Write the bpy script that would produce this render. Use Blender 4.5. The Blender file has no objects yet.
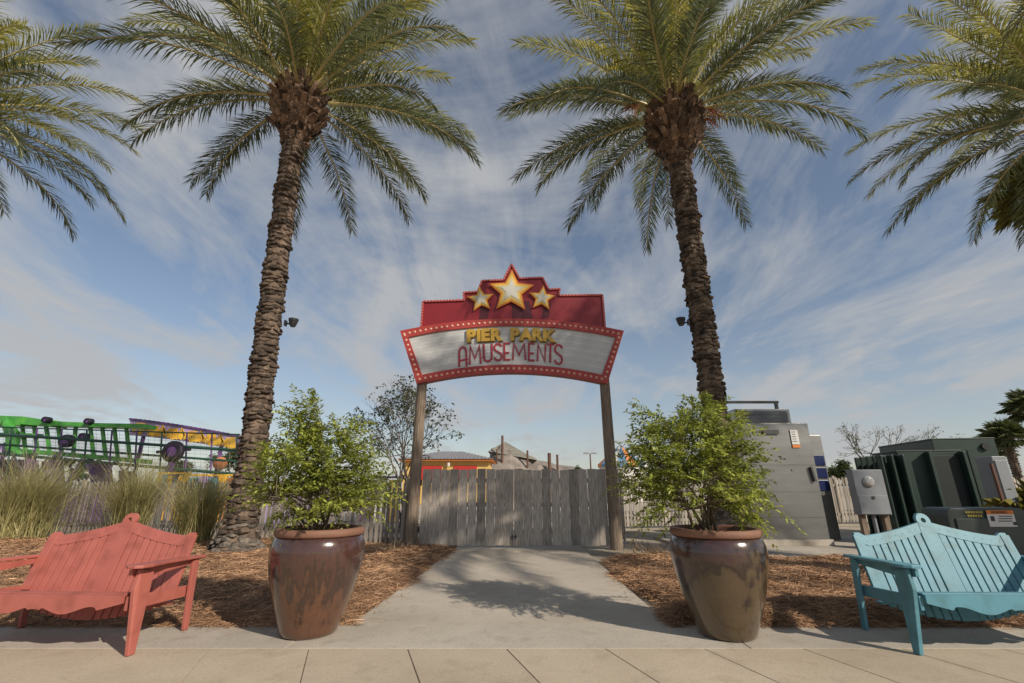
import bpy, math, random
import numpy as np
from mathutils import Vector, Matrix
random.seed(7)
rng = np.random.default_rng(7)
S = bpy.context.scene
COL = S.collection
R = math.radians
PI = math.pi

# ------------------------------------------------------------------ camera
FPX, H_CAM = 455.0, 1.35
PITCH = math.atan(145.5 / FPX)
cd = bpy.data.cameras.new('camera')
cd.sensor_width = 36.0
cd.lens = 36.0 * FPX / 1024.0
cd.clip_start, cd.clip_end = 0.05, 2000.0
cam = bpy.data.objects.new('camera', cd)
COL.objects.link(cam)
cam.location = (0, 0, H_CAM)
cam.rotation_euler = (PI / 2 + PITCH, 0, 0)
S.camera = cam

# ------------------------------------------------------------------ sky and sun
SUN = Vector((1.16, -1.06, 1.0)).normalized()
ELEV = math.asin(SUN.z)
AZ = math.atan2(SUN.x, SUN.y)
W = bpy.data.worlds.new('World')
S.world = W
W.use_nodes = True
nt = W.node_tree
nt.nodes.clear()
def wn(t, **k):
    n = nt.nodes.new(t)
    for a, b in k.items():
        setattr(n, a, b)
    return n
L = nt.links.new
sky = wn('ShaderNodeTexSky', sky_type='NISHITA', sun_disc=False)
sky.sun_elevation, sky.sun_rotation = ELEV, AZ
sky.air_density, sky.dust_density, sky.ozone_density = 1.0, 0.35, 1.0
tc = wn('ShaderNodeTexCoord')
sep = wn('ShaderNodeSeparateXYZ')
L(tc.outputs['Generated'], sep.inputs[0])
def wmath(op, a, b=None):
    n = wn('ShaderNodeMath', operation=op)
    for i, v in enumerate((a, b)):
        if v is None: continue
        if isinstance(v, (int, float)): n.inputs[i].default_value = v
        else: L(v, n.inputs[i])
    return n.outputs[0]
zz = wmath('ADD', wmath('MAXIMUM', sep.outputs[2], 0.0), 0.16)
px = wmath('DIVIDE', sep.outputs[0], zz)
py = wmath('DIVIDE', sep.outputs[1], zz)
cmb = wn('ShaderNodeCombineXYZ')
L(px, cmb.inputs[0]); L(py, cmb.inputs[1])
mp = wn('ShaderNodeMapping')
mp.inputs['Rotation'].default_value = (0, 0, R(14))
mp.inputs['Scale'].default_value = (0.95, 0.72, 1)
mp.inputs['Location'].default_value = (0.6, 0.35, 0)
L(cmb.outputs[0], mp.inputs[0])
n1 = wn('ShaderNodeTexNoise'); n1.inputs['Scale'].default_value = 0.85; n1.inputs['Detail'].default_value = 9
n1.inputs['Roughness'].default_value = 0.62; n1.inputs['Distortion'].default_value = 0.9
L(mp.outputs[0], n1.inputs['Vector'])
mp2 = wn('ShaderNodeMapping')
mp2.inputs['Rotation'].default_value = (0, 0, R(-16)); mp2.inputs['Scale'].default_value = (2.6, 0.9, 1)
L(cmb.outputs[0], mp2.inputs[0])
n2 = wn('ShaderNodeTexNoise'); n2.inputs['Scale'].default_value = 1.3; n2.inputs['Detail'].default_value = 10
n2.inputs['Roughness'].default_value = 0.6; n2.inputs['Distortion'].default_value = 0.8
L(mp2.outputs[0], n2.inputs['Vector'])
nsum = wmath('ADD', wmath('MULTIPLY', n1.outputs[0], 0.66), wmath('MULTIPLY', n2.outputs[0], 0.34))
cr = wn('ShaderNodeValToRGB')
cr.color_ramp.elements[0].position = 0.425; cr.color_ramp.elements[0].color = (0.11, 0.11, 0.11, 1)
cr.color_ramp.elements[1].position = 0.57; cr.color_ramp.elements[1].color = (0.92, 0.92, 0.92, 1)
L(nsum, cr.inputs[0])
# thicker veil towards the horizon
veil = wmath('MULTIPLY', wmath('POWER', wmath('SUBTRACT', 1.0, wmath('MAXIMUM', sep.outputs[2], 0.0)), 3.2), 0.86)
veil = wmath('MULTIPLY', veil, wmath('ADD', 0.62, wmath('MULTIPLY', cr.outputs[0], 0.5)))
fac = wmath('MINIMUM', wmath('MAXIMUM', cr.outputs[0], veil), 1.0)
mix = wn('ShaderNodeMix', data_type='RGBA')
L(fac, mix.inputs[0]); L(sky.outputs[0], mix.inputs[6])
mix.inputs[7].default_value = (4.7, 4.78, 4.9, 1)
bg = wn('ShaderNodeBackground'); bg.inputs[1].default_value = 0.10
wo = wn('ShaderNodeOutputWorld')
L(mix.outputs[2], bg.inputs[0]); L(bg.outputs[0], wo.inputs[0])

sl = bpy.data.lights.new('sun', 'SUN')
sl.energy, sl.angle, sl.color = 4.6, R(0.55), (1.0, 0.89, 0.75)
so = bpy.data.objects.new('sun', sl)
so.rotation_euler = SUN.to_track_quat('Z', 'Y').to_euler()
so.location = SUN * 60
COL.objects.link(so)
S.view_settings.view_transform = 'Standard'
S.view_settings.look = 'None'
S.view_settings.exposure = 0.0
S.view_settings.gamma = 1.0
S.view_settings.use_curve_mapping = False
S.render.engine = 'CYCLES'
S.cycles.max_bounces = 6
S.cycles.transparent_max_bounces = 6
S.cycles.caustics_reflective = False
S.cycles.caustics_refractive = False

# ------------------------------------------------------------------ helpers
_s, _c = math.sin(PITCH), math.cos(PITCH)
def at(x, y, Y):
    """world point seen at pixel (x, y) of the photo, at distance Y"""
    u, v = (x - 512) / FPX, (341.5 - y) / FPX
    d = Vector((u, _c - v * _s, _s + v * _c))
    t = Y / d.y
    return Vector((d.x * t, Y, d.z * t + H_CAM))
def ground_at(x, y):
    u, v = (x - 512) / FPX, (341.5 - y) / FPX
    d = Vector((u, _c - v * _s, _s + v * _c))
    t = -H_CAM / d.z
    return Vector((d.x * t, d.y * t, 0))

class MB:
    def __init__(s): s.v, s.f, s.m, s.mi, s.sm = [], [], [], 0, False; s.s = []
    def slot(s, i): s.mi = i; return s
    def add(s, vs, fs):
        o = len(s.v)
        s.v += [tuple(v) for v in vs]
        for f in fs:
            s.f.append(tuple(i + o for i in f)); s.m.append(s.mi); s.s.append(s.sm)
        return s
    def box(s, c, d, M=None):
        hx, hy, hz = d[0] / 2, d[1] / 2, d[2] / 2
        vs = [Vector((x, y, z)) for x in (-hx, hx) for y in (-hy, hy) for z in (-hz, hz)]
        if M is not None: vs = [M @ v for v in vs]
        vs = [v + Vector(c) for v in vs]
        return s.add(vs, [(0, 1, 3, 2), (4, 6, 7, 5), (0, 4, 5, 1), (2, 3, 7, 6), (0, 2, 6, 4), (1, 5, 7, 3)])
    def beam(s, a, b, w, h, up=(0, 0, 1)):
        a, b = Vector(a), Vector(b)
        d = (b - a); ln = d.length; d.normalize()
        x = d.cross(Vector(up))
        if x.length < 1e-4: x = d.cross(Vector((0, 1, 0)))
        x.normalize(); z = x.cross(d)
        M = Matrix((x, d, z)).transposed()
        return s.box((a + b) / 2, (w, ln, h), M)
    def prism(s, poly, t, fn=None):
        """polygon in local (x, z) extruded along +y by t; fn maps local to world"""
        n = len(poly)
        vs = [Vector((p[0], 0, p[1])) for p in poly] + [Vector((p[0], t, p[1])) for p in poly]
        if fn: vs = [fn(v) for v in vs]
        fs = [tuple(range(n)), tuple(range(2 * n - 1, n - 1, -1))]
        fs += [(i, i + n, (i + 1) % n + n, (i + 1) % n) for i in range(n)]
        return s.add(vs, fs)
    def tube(s, pts, rad, n=8, cap=True):
        pts = [Vector(p) for p in pts]
        if isinstance(rad, (int, float)): rad = [rad] * len(pts)
        vs, fs = [], []
        px_ = None
        for i, p in enumerate(pts):
            d = (pts[min(i + 1, len(pts) - 1)] - pts[max(i - 1, 0)])
            if d.length < 1e-9: d = Vector((0, 0, 1))
            d.normalize()
            if px_ is None:
                px_ = d.cross(Vector((0, 0, 1)))
                if px_.length < 1e-3: px_ = d.cross(Vector((0, 1, 0)))
            px_ = (px_ - d * px_.dot(d)); px_.normalize()
            q = d.cross(px_)
            for k in range(n):
                a = 2 * PI * k / n
                vs.append(p + (px_ * math.cos(a) + q * math.sin(a)) * rad[i])
        for i in range(len(pts) - 1):
            for k in range(n):
                fs.append((i * n + k, i * n + (k + 1) % n, (i + 1) * n + (k + 1) % n, (i + 1) * n + k))
        if cap:
            fs.append(tuple(range(n - 1, -1, -1)))
            fs.append(tuple((len(pts) - 1) * n + k for k in range(n)))
        return s.add(vs, fs)
    def lathe(s, prof, n=48, c=(0, 0, 0), wob=None):
        vs, fs = [], []
        for r, z in prof:
            for k in range(n):
                a = 2 * PI * k / n
                vs.append((c[0] + r * math.cos(a), c[1] + r * math.sin(a), c[2] + z))
        for i in range(len(prof) - 1):
            for k in range(n):
                fs.append((i * n + k, i * n + (k + 1) % n, (i + 1) * n + (k + 1) % n, (i + 1) * n + k))
        return s.add(vs, fs)
    def build(s, name, mats, parent=None, smooth=False, bevel=0.0):
        me = bpy.data.meshes.new(name)
        me.from_pydata(s.v, [], s.f)
        if not isinstance(mats, (list, tuple)): mats = [mats]
        for m in mats: me.materials.append(m)
        me.polygons.foreach_set('material_index', s.m)
        sm = [True] * len(s.f) if smooth else s.s
        me.polygons.foreach_set('use_smooth', sm)
        me.update()
        o = bpy.data.objects.new(name, me)
        COL.objects.link(o)
        if parent: o.parent = parent
        if bevel:
            b = o.modifiers.new('bevel', 'BEVEL'); b.width = bevel; b.segments = 2; b.limit_method = 'ANGLE'
        return o

def tag(o, label=None, cat=None, group=None, kind=None):
    for k, v in (('label', label), ('category', cat), ('group', group), ('kind', kind)):
        if v: o[k] = v
    return o
def thing(name, label, cat, loc=(0, 0, 0), rz=0, group=None):
    o = bpy.data.objects.new(name, None)
    o.empty_display_size = 0.1
    COL.objects.link(o)
    o.location = loc; o.rotation_euler = (0, 0, rz)
    return tag(o, label, cat, group)
def bulk(name, V, F, mats, parent=None, smooth=False):
    """fast mesh from numpy verts (n,3) and equal-sized faces (m,k)"""
    me = bpy.data.meshes.new(name)
    k = F.shape[1]
    me.vertices.add(len(V)); me.vertices.foreach_set('co', np.asarray(V, dtype=np.float32).ravel())
    me.loops.add(F.size); me.loops.foreach_set('vertex_index', F.astype(np.int32).ravel())
    me.polygons.add(len(F))
    me.polygons.foreach_set('loop_start', np.arange(0, F.size, k, dtype=np.int32))
    me.polygons.foreach_set('loop_total', np.full(len(F), k, dtype=np.int32))
    if smooth: me.polygons.foreach_set('use_smooth', np.ones(len(F), dtype=bool))
    if not isinstance(mats, (list, tuple)): mats = [mats]
    for m in mats: me.materials.append(m)
    me.update(calc_edges=True); me.validate()
    o = bpy.data.objects.new(name, me); COL.objects.link(o)
    if parent: o.parent = parent
    return o

# ------------------------------------------------------------------ materials
def mat(name, col, rough=0.6, var=0.18, scale=6.0, bump=0.0, bscale=None, metal=0.0, stretch=(1, 1, 1),
        col2=None, island=0.0, trans=0.0, coat=0.0, spec=0.5, detail=6, tcol=None):
    m = bpy.data.materials.new(name); m.use_nodes = True
    t = m.node_tree; N = t.nodes; K = t.links.new
    b = N['Principled BSDF']; out = N['Material Output']
    tcn = N.new('ShaderNodeTexCoord'); mpn = N.new('ShaderNodeMapping')
    mpn.inputs['Scale'].default_value = stretch
    K(tcn.outputs['Object'], mpn.inputs[0])
    nz = N.new('ShaderNodeTexNoise'); nz.inputs['Scale'].default_value = scale; nz.inputs['Detail'].default_value = detail
    nz.inputs['Roughness'].default_value = 0.62
    K(mpn.outputs[0], nz.inputs['Vector'])
    rp = N.new('ShaderNodeValToRGB')
    c1 = tuple(max(0, c * (1 - var)) for c in col); c2 = tuple(min(1, c * (1 + var)) for c in (col2 or col))
    rp.color_ramp.elements[0].position = 0.3; rp.color_ramp.elements[0].color = c1 + (1,)
    rp.color_ramp.elements[1].position = 0.7; rp.color_ramp.elements[1].color = c2 + (1,)
    K(nz.outputs[0], rp.inputs[0])
    c = rp.outputs[0]
    if island:
        g = N.new('ShaderNodeNewGeometry')
        mr = N.new('ShaderNodeMapRange'); mr.inputs[3].default_value = 1 - island; mr.inputs[4].default_value = 1 + island
        K(g.outputs['Random Per Island'], mr.inputs[0])
        mm = N.new('ShaderNodeMix'); mm.data_type = 'RGBA'; mm.blend_type = 'MULTIPLY'; mm.inputs[0].default_value = 1
        K(c, mm.inputs[6]); K(mr.outputs[0], mm.inputs[7]); c = mm.outputs[2]
    K(c, b.inputs['Base Color'])
    b.inputs['Roughness'].default_value = rough; b.inputs['Metallic'].default_value = metal
    b.inputs['Specular IOR Level'].default_value = spec
    if coat:
        b.inputs['Coat Weight'].default_value = coat; b.inputs['Coat Roughness'].default_value = 0.08
    if bump:
        nb = N.new('ShaderNodeTexNoise'); nb.inputs['Scale'].default_value = bscale or scale * 4; nb.inputs['Detail'].default_value = 5
        K(mpn.outputs[0], nb.inputs['Vector'])
        bp = N.new('ShaderNodeBump'); bp.inputs['Strength'].default_value = bump; bp.inputs['Distance'].default_value = 0.02
        K(nb.outputs[0], bp.inputs['Height']); K(bp.outputs[0], b.inputs['Normal'])
    if trans:
        tr = N.new('ShaderNodeBsdfTranslucent'); K(c, tr.inputs[0])
        ms = N.new('ShaderNodeMixShader'); ms.inputs[0].default_value = trans
        K(b.outputs[0], ms.inputs[1]); K(tr.outputs[0], ms.inputs[2]); K(ms.outputs[0], out.inputs[0])
    m['cfac'] = 1
    return m

M = {}
M['ground'] = mat('sandy ground', (0.30, 0.26, 0.20), 0.9, 0.25, 1.2, 0.3, 30, col2=(0.36, 0.31, 0.24))
def concrete(name, c0, c1, stain=0.5, island=0.0):
    m = mat(name, c0, 0.85, 0.06, 0.8, 0.12, 80, col2=c1, island=island, detail=8)
    t = m.node_tree; N = t.nodes; K = t.links.new; b = N['Principled BSDF']
    src = b.inputs['Base Color'].links[0].from_socket
    tcn = N.new('ShaderNodeTexCoord')
    cur = src
    for sc, lo, hi, dark, dt in ((0.5, .45, .68, 1 - .34 * stain, 9), (3.2, .52, .70, 1 - .36 * stain, 9), (40.0, .52, .70, 1 - .34 * stain, 3), (120.0, .58, .66, .70, 2)):
        n = N.new('ShaderNodeTexNoise'); n.inputs['Scale'].default_value = sc; n.inputs['Detail'].default_value = dt; n.inputs['Roughness'].default_value = .65
        K(tcn.outputs['Object'], n.inputs['Vector'])
        rp = N.new('ShaderNodeValToRGB'); rp.color_ramp.elements[0].position = lo; rp.color_ramp.elements[1].position = hi
        rp.color_ramp.elements[0].color = (1, 1, 1, 1); rp.color_ramp.elements[1].color = (dark, dark * .98, dark * .95, 1)
        K(n.outputs[0], rp.inputs[0])
        mm = N.new('ShaderNodeMix'); mm.data_type = 'RGBA'; mm.blend_type = 'MULTIPLY'; mm.inputs[0].default_value = 1
        K(cur, mm.inputs[6]); K(rp.outputs[0], mm.inputs[7]); cur = mm.outputs[2]
    K(cur, b.inputs['Base Color'])
    return m
def paint(name, c, wear=(0.34, 0.28, 0.22)):
    m = mat(name, c, 0.5, 0.07, 4, 0.0, island=0.06)
    t = m.node_tree; N = t.nodes; K = t.links.new; b = N['Principled BSDF']
    src = b.inputs['Base Color'].links[0].from_socket
    tcn = N.new('ShaderNodeTexCoord')
    mp_ = N.new('ShaderNodeMapping'); mp_.inputs['Scale'].default_value = (9, 9, 1.2); K(tcn.outputs['Object'], mp_.inputs[0])
    g = N.new('ShaderNodeTexNoise'); g.inputs['Scale'].default_value = 9; g.inputs['Detail'].default_value = 6; K(mp_.outputs[0], g.inputs['Vector'])
    bp = N.new('ShaderNodeBump'); bp.inputs['Strength'].default_value = .25; bp.inputs['Distance'].default_value = .006
    K(g.outputs[0], bp.inputs['Height']); K(bp.outputs[0], b.inputs['Normal'])
    n = N.new('ShaderNodeTexNoise'); n.inputs['Scale'].default_value = 13; n.inputs['Detail'].default_value = 10; n.inputs['Roughness'].default_value = .72; K(tcn.outputs['Object'], n.inputs['Vector'])
    rp = N.new('ShaderNodeValToRGB'); rp.color_ramp.elements[0].position = .685; rp.color_ramp.elements[1].position = .70
    rp.color_ramp.elements[0].color = (0, 0, 0, 1); rp.color_ramp.elements[1].color = (.8, .8, .8, 1); K(n.outputs[0], rp.inputs[0])
    n2 = N.new('ShaderNodeTexNoise'); n2.inputs['Scale'].default_value = 5; n2.inputs['Detail'].default_value = 8; K(tcn.outputs['Object'], n2.inputs['Vector'])
    r2 = N.new('ShaderNodeValToRGB'); r2.color_ramp.elements[0].position = .5; r2.color_ramp.elements[1].position = .72
    r2.color_ramp.elements[0].color = (1, 1, 1, 1); r2.color_ramp.elements[1].color = (.72, .70, .66, 1); K(n2.outputs[0], r2.inputs[0])
    a = N.new('ShaderNodeMix'); a.data_type = 'RGBA'; a.blend_type = 'MULTIPLY'; a.inputs[0].default_value = 1
    K(src, a.inputs[6]); K(r2.outputs[0], a.inputs[7])
    w = N.new('ShaderNodeMix'); w.data_type = 'RGBA'; K(rp.outputs[0], w.inputs[0]); K(a.outputs[2], w.inputs[6]); w.inputs[7].default_value = wear + (1,)
    K(w.outputs[2], b.inputs['Base Color'])
    return m
M['sidewalk'] = mat('tan paving', (0.37, 0.295, 0.20), 0.85, 0.12, 1.6, 0.12, 60, col2=(0.42, 0.345, 0.245), island=0.05, detail=10)
M['joint'] = mat('joint grout', (0.23, 0.185, 0.135), 0.95, 0.2, 8)
M['band'] = mat('grey concrete', (0.37, 0.325, 0.26), 0.85, 0.2, 1.8, 0.1, 70, col2=(0.43, 0.385, 0.315), detail=10)
M['path'] = mat('path concrete', (0.385, 0.33, 0.245), 0.85, 0.13, 0.9, 0.1, 60, col2=(0.44, 0.385, 0.295), detail=10)
M['strawbase'] = mat('straw soil', (0.13, 0.065, 0.03), 0.95, 0.4, 5, 0.8, 26, col2=(0.22, 0.12, 0.06))
M['needle'] = mat('pine needle', (0.33, 0.18, 0.095), 0.75, 0.35, 1.6, island=0.6, col2=(0.44, 0.27, 0.155))
M['needlepale'] = mat('pale dry needle', (0.36, 0.25, 0.14), 0.75, 0.3, 1.6, island=0.5)
M['sidewalk'] = concrete('tan paving', (0.45, 0.375, 0.28), (0.50, 0.425, 0.33), .55, .05)
M['band'] = concrete('grey concrete', (0.44, 0.395, 0.335), (0.50, 0.455, 0.39), .7)
M['path'] = concrete('path concrete', (0.44, 0.39, 0.32), (0.49, 0.44, 0.37), .55)
M['gatewood'] = mat('weathered gate wood', (0.27, 0.238, 0.20), 0.85, 0.3, 5, 0.35, 16, stretch=(7, 7, 0.8), col2=(0.35, 0.315, 0.275), island=0.34)
M['fencewood'] = mat('weathered picket wood', (0.32, 0.285, 0.24), 0.85, 0.3, 6, 0.3, 18, stretch=(6, 6, 0.5), island=0.35)
M['postwood'] = mat('sign post wood', (0.15, 0.115, 0.085), 0.85, 0.35, 6, 0.4, 20, stretch=(5, 5, 0.4), col2=(0.22, 0.17, 0.125))
M['red'] = mat('coral paint', (0.43, 0.125, 0.10), 0.5, 0.06, 5, 0.05, 40)
M['blue'] = mat('turquoise paint', (0.19, 0.42, 0.47), 0.5, 0.06, 5, 0.05, 40)
M['red'] = paint('coral paint', (0.41, 0.122, 0.096))
M['blue'] = paint('turquoise paint', (0.098, 0.265, 0.335))
M['steel'] = mat('brushed steel', (0.27, 0.27, 0.26), 0.36, 0.16, 1.5, 0.03, 30, metal=0.85, stretch=(0.4, 1, 2.5))
M['steeldark'] = mat('dark steel', (0.05, 0.05, 0.05), 0.5, 0.2, 5)
M['green'] = mat('transformer green', (0.02, 0.043, 0.034), 0.45, 0.15, 3, 0.05, 30)
M['darkgreen'] = mat('dark green recess', (0.008, 0.014, 0.014), 0.6, 0.2, 3)
M['greygreen'] = mat('grey green enamel', (0.05, 0.068, 0.06), 0.5, 0.1, 3, 0.05, 30)
M['greybox'] = mat('grey enamel', (0.22, 0.24, 0.26), 0.5, 0.06, 3, 0.03, 30)
M['glass'] = mat('meter glass', (0.5, 0.5, 0.48), 0.15, 0.1, 9)
M['white'] = mat('white label', (0.62, 0.62, 0.6), 0.6, 0.05, 8)
M['orange'] = mat('orange label', (0.62, 0.19, 0.03), 0.6, 0.08, 8)
M['ink'] = mat('dark ink', (0.03, 0.03, 0.035), 0.6, 0.1, 8)
M['navy'] = mat('navy window', (0.015, 0.025, 0.09), 0.25, 0.1, 4)
M['yellowdot'] = mat('yellow stencil', (0.5, 0.38, 0.05), 0.6, 0.1, 8)
M['black'] = mat('black housing', (0.02, 0.02, 0.022), 0.45, 0.2, 6)
# sign
M['signpanel'] = mat('marquee panel', (0.50, 0.505, 0.50), 0.45, 0.05, 1.5, stretch=(1, 1, 5))
M['signline'] = mat('marquee track', (0.60, 0.60, 0.59), 0.5, 0.04, 3)
M['signborder'] = mat('marquee border', (0.36, 0.042, 0.035), 0.5, 0.12, 3)
M['signred'] = mat('crown red', (0.215, 0.011, 0.018), 0.45, 0.12, 2)
M['signdark'] = mat('crown dark red', (0.075, 0.005, 0.012), 0.5, 0.1, 2)  # printed dark red of the rays below the stars
M['bulb'] = mat('marquee bulb', (0.66, 0.38, 0.28), 0.4, 0.06, 9)
M['bulbsmall'] = mat('crown bulb', (0.6, 0.34, 0.32), 0.4, 0.06, 9)
M['stargold'] = mat('star gold', (0.62, 0.30, 0.03), 0.45, 0.2, 3)
M['staryellow'] = mat('star yellow', (0.68, 0.47, 0.12), 0.45, 0.12, 3)
M['starpale'] = mat('star pale', (0.58, 0.50, 0.28), 0.45, 0.08, 3)
M['starwhite'] = mat('star white', (0.55, 0.54, 0.48), 0.45, 0.05, 3)
M['starorange'] = mat('star edge', (0.50, 0.13, 0.02), 0.45, 0.2, 3)
M['gold'] = mat('gold lettering', (0.50, 0.31, 0.045), 0.4, 0.15, 5)
M['goldshade'] = mat('gold lettering shadow', (0.16, 0.11, 0.03), 0.5, 0.15, 5)  # for the dark offset copy that stands in as the letters' shadow
M['letterred'] = mat('burgundy lettering', (0.34, 0.025, 0.045), 0.45, 0.1, 5)
# plants
M['trunk'] = mat('palm bark', (0.05, 0.035, 0.025), 0.95, 0.55, 7, 1.0, 20, col2=(0.105, 0.076, 0.055), island=0.6, stretch=(1, 1, .35))
M['trunkgrey'] = mat('grey root bark', (0.085, 0.07, 0.056), 0.95, 0.45, 9, 1.0, 30, col2=(0.16, 0.135, 0.11), island=0.3)
M['boot'] = mat('cut leaf base', (0.085, 0.05, 0.032), 0.95, 0.5, 4, 0.8, 20, col2=(0.19, 0.125, 0.085), island=0.75)
M['petiole'] = mat('frond stalk', (0.42, 0.36, 0.15), 0.5, 0.2, 2, col2=(0.5, 0.42, 0.18))
M['frond'] = mat('frond leaflet', (0.23, 0.245, 0.065), 0.40, 0.3, 1.2, island=0.4, trans=0.48, col2=(0.36, 0.345, 0.09))
M['frondold'] = mat('old frond leaflet', (0.105, 0.135, 0.06), 0.40, 0.3, 1.2, island=0.4, trans=0.36, col2=(0.15, 0.17, 0.08))
M['frondnew'] = mat('young frond leaflet', (0.46, 0.42, 0.075), 0.40, 0.3, 1.2, island=0.3, trans=0.55, col2=(0.60, 0.52, 0.11))
M['fruit'] = mat('fruit stalk', (0.36, 0.10, 0.03), 0.7, 0.3, 5, island=0.3)
M['shrubleaf'] = mat('shrub leaf', (0.195, 0.25, 0.045), 0.45, 0.3, 2.5, island=0.6, trans=0.45, col2=(0.35, 0.385, 0.075))
M['twig'] = mat('shrub twig', (0.17, 0.135, 0.09), 0.85, 0.3, 6)
M['bark'] = mat('dark bark', (0.12, 0.10, 0.08), 0.9, 0.3, 6, 0.4)
M['farleaf'] = mat('distant leaf', (0.065, 0.085, 0.026), 0.6, 0.3, 1.5, island=0.45, trans=0.2)
M['olivleaf'] = mat('sparse tree leaf', (0.15, 0.17, 0.085), 0.6, 0.3, 2, island=0.4, trans=0.2)
M['fanleaf'] = mat('fan palm leaf', (0.14, 0.165, 0.06), 0.5, 0.3, 1.5, island=0.45, trans=0.25)
M['fanyellow'] = mat('yellowing fan leaf', (0.21, 0.19, 0.04), 0.55, 0.35, 1.5, island=0.5, trans=0.3)
M['grass'] = mat('ornamental grass', (0.28, 0.285, 0.11), 0.6, 0.3, 1.5, island=0.5, trans=0.45, col2=(0.50, 0.45, 0.23))
M['soil'] = mat('potting soil', (0.035, 0.025, 0.018), 0.95, 0.4, 20, 0.6, 60)
M['terracotta'] = mat('terracotta rim', (0.21, 0.105, 0.07), 0.7, 0.15, 6, 0.1, 40)
# background
M['ridegreen'] = mat('ride green paint', (0.045, 0.27, 0.055), 0.4, 0.15, 2, col2=(0.10, 0.36, 0.05))
M['railgreen'] = mat('rail dark green', (0.02, 0.075, 0.05), 0.5, 0.15, 2)
M['purple'] = mat('purple paint', (0.13, 0.055, 0.20), 0.45, 0.2, 2)
M['lavender'] = mat('lavender paint', (0.42, 0.32, 0.56), 0.5, 0.15, 2)
M['mauve'] = mat('faded mauve panel', (0.30, 0.19, 0.32), 0.6, 0.2, 2)
M['rideorange'] = mat('ride orange', (0.78, 0.36, 0.03), 0.45, 0.2, 2, col2=(0.8, 0.52, 0.06))
M['tyre'] = mat('tyre', (0.02, 0.015, 0.028), 0.6, 0.2, 3)
M['cream'] = mat('yellow stucco', (0.60, 0.40, 0.13), 0.8, 0.08, 1)
M['shutter'] = mat('red shutter', (0.42, 0.025, 0.02), 0.6, 0.08, 1)
M['roofgrey'] = mat('grey metal roof', (0.23, 0.225, 0.24), 0.5, 0.12, 1, stretch=(8, 1, 1))
M['trimorange'] = mat('orange trim', (0.5, 0.16, 0.03), 0.6, 0.1, 1)
M['rock'] = mat('artificial rock', (0.22, 0.19, 0.165), 0.9, 0.45, 0.9, 0.6, 3)
M['shingle'] = mat('thatched grey roof', (0.19, 0.18, 0.15), 0.9, 0.35, 2, 0.5, 8, stretch=(0.4, 0.4, 5))
M['rust'] = mat('rusty pole', (0.12, 0.06, 0.04), 0.8, 0.2, 2)
M['skyblue'] = mat('blue canopy', (0.13, 0.27, 0.46), 0.6, 0.1, 1)
M['canopyorange'] = mat('orange canopy', (0.62, 0.23, 0.07), 0.6, 0.1, 1)
M['whitewall'] = mat('white wall', (0.6, 0.58, 0.54), 0.7, 0.08, 1)
M['teal'] = mat('teal panel', (0.10, 0.30, 0.38), 0.5, 0.15, 1)
M['net'] = mat('safety net', (0.28, 0.27, 0.30), 0.8, 0.15, 2)

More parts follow.
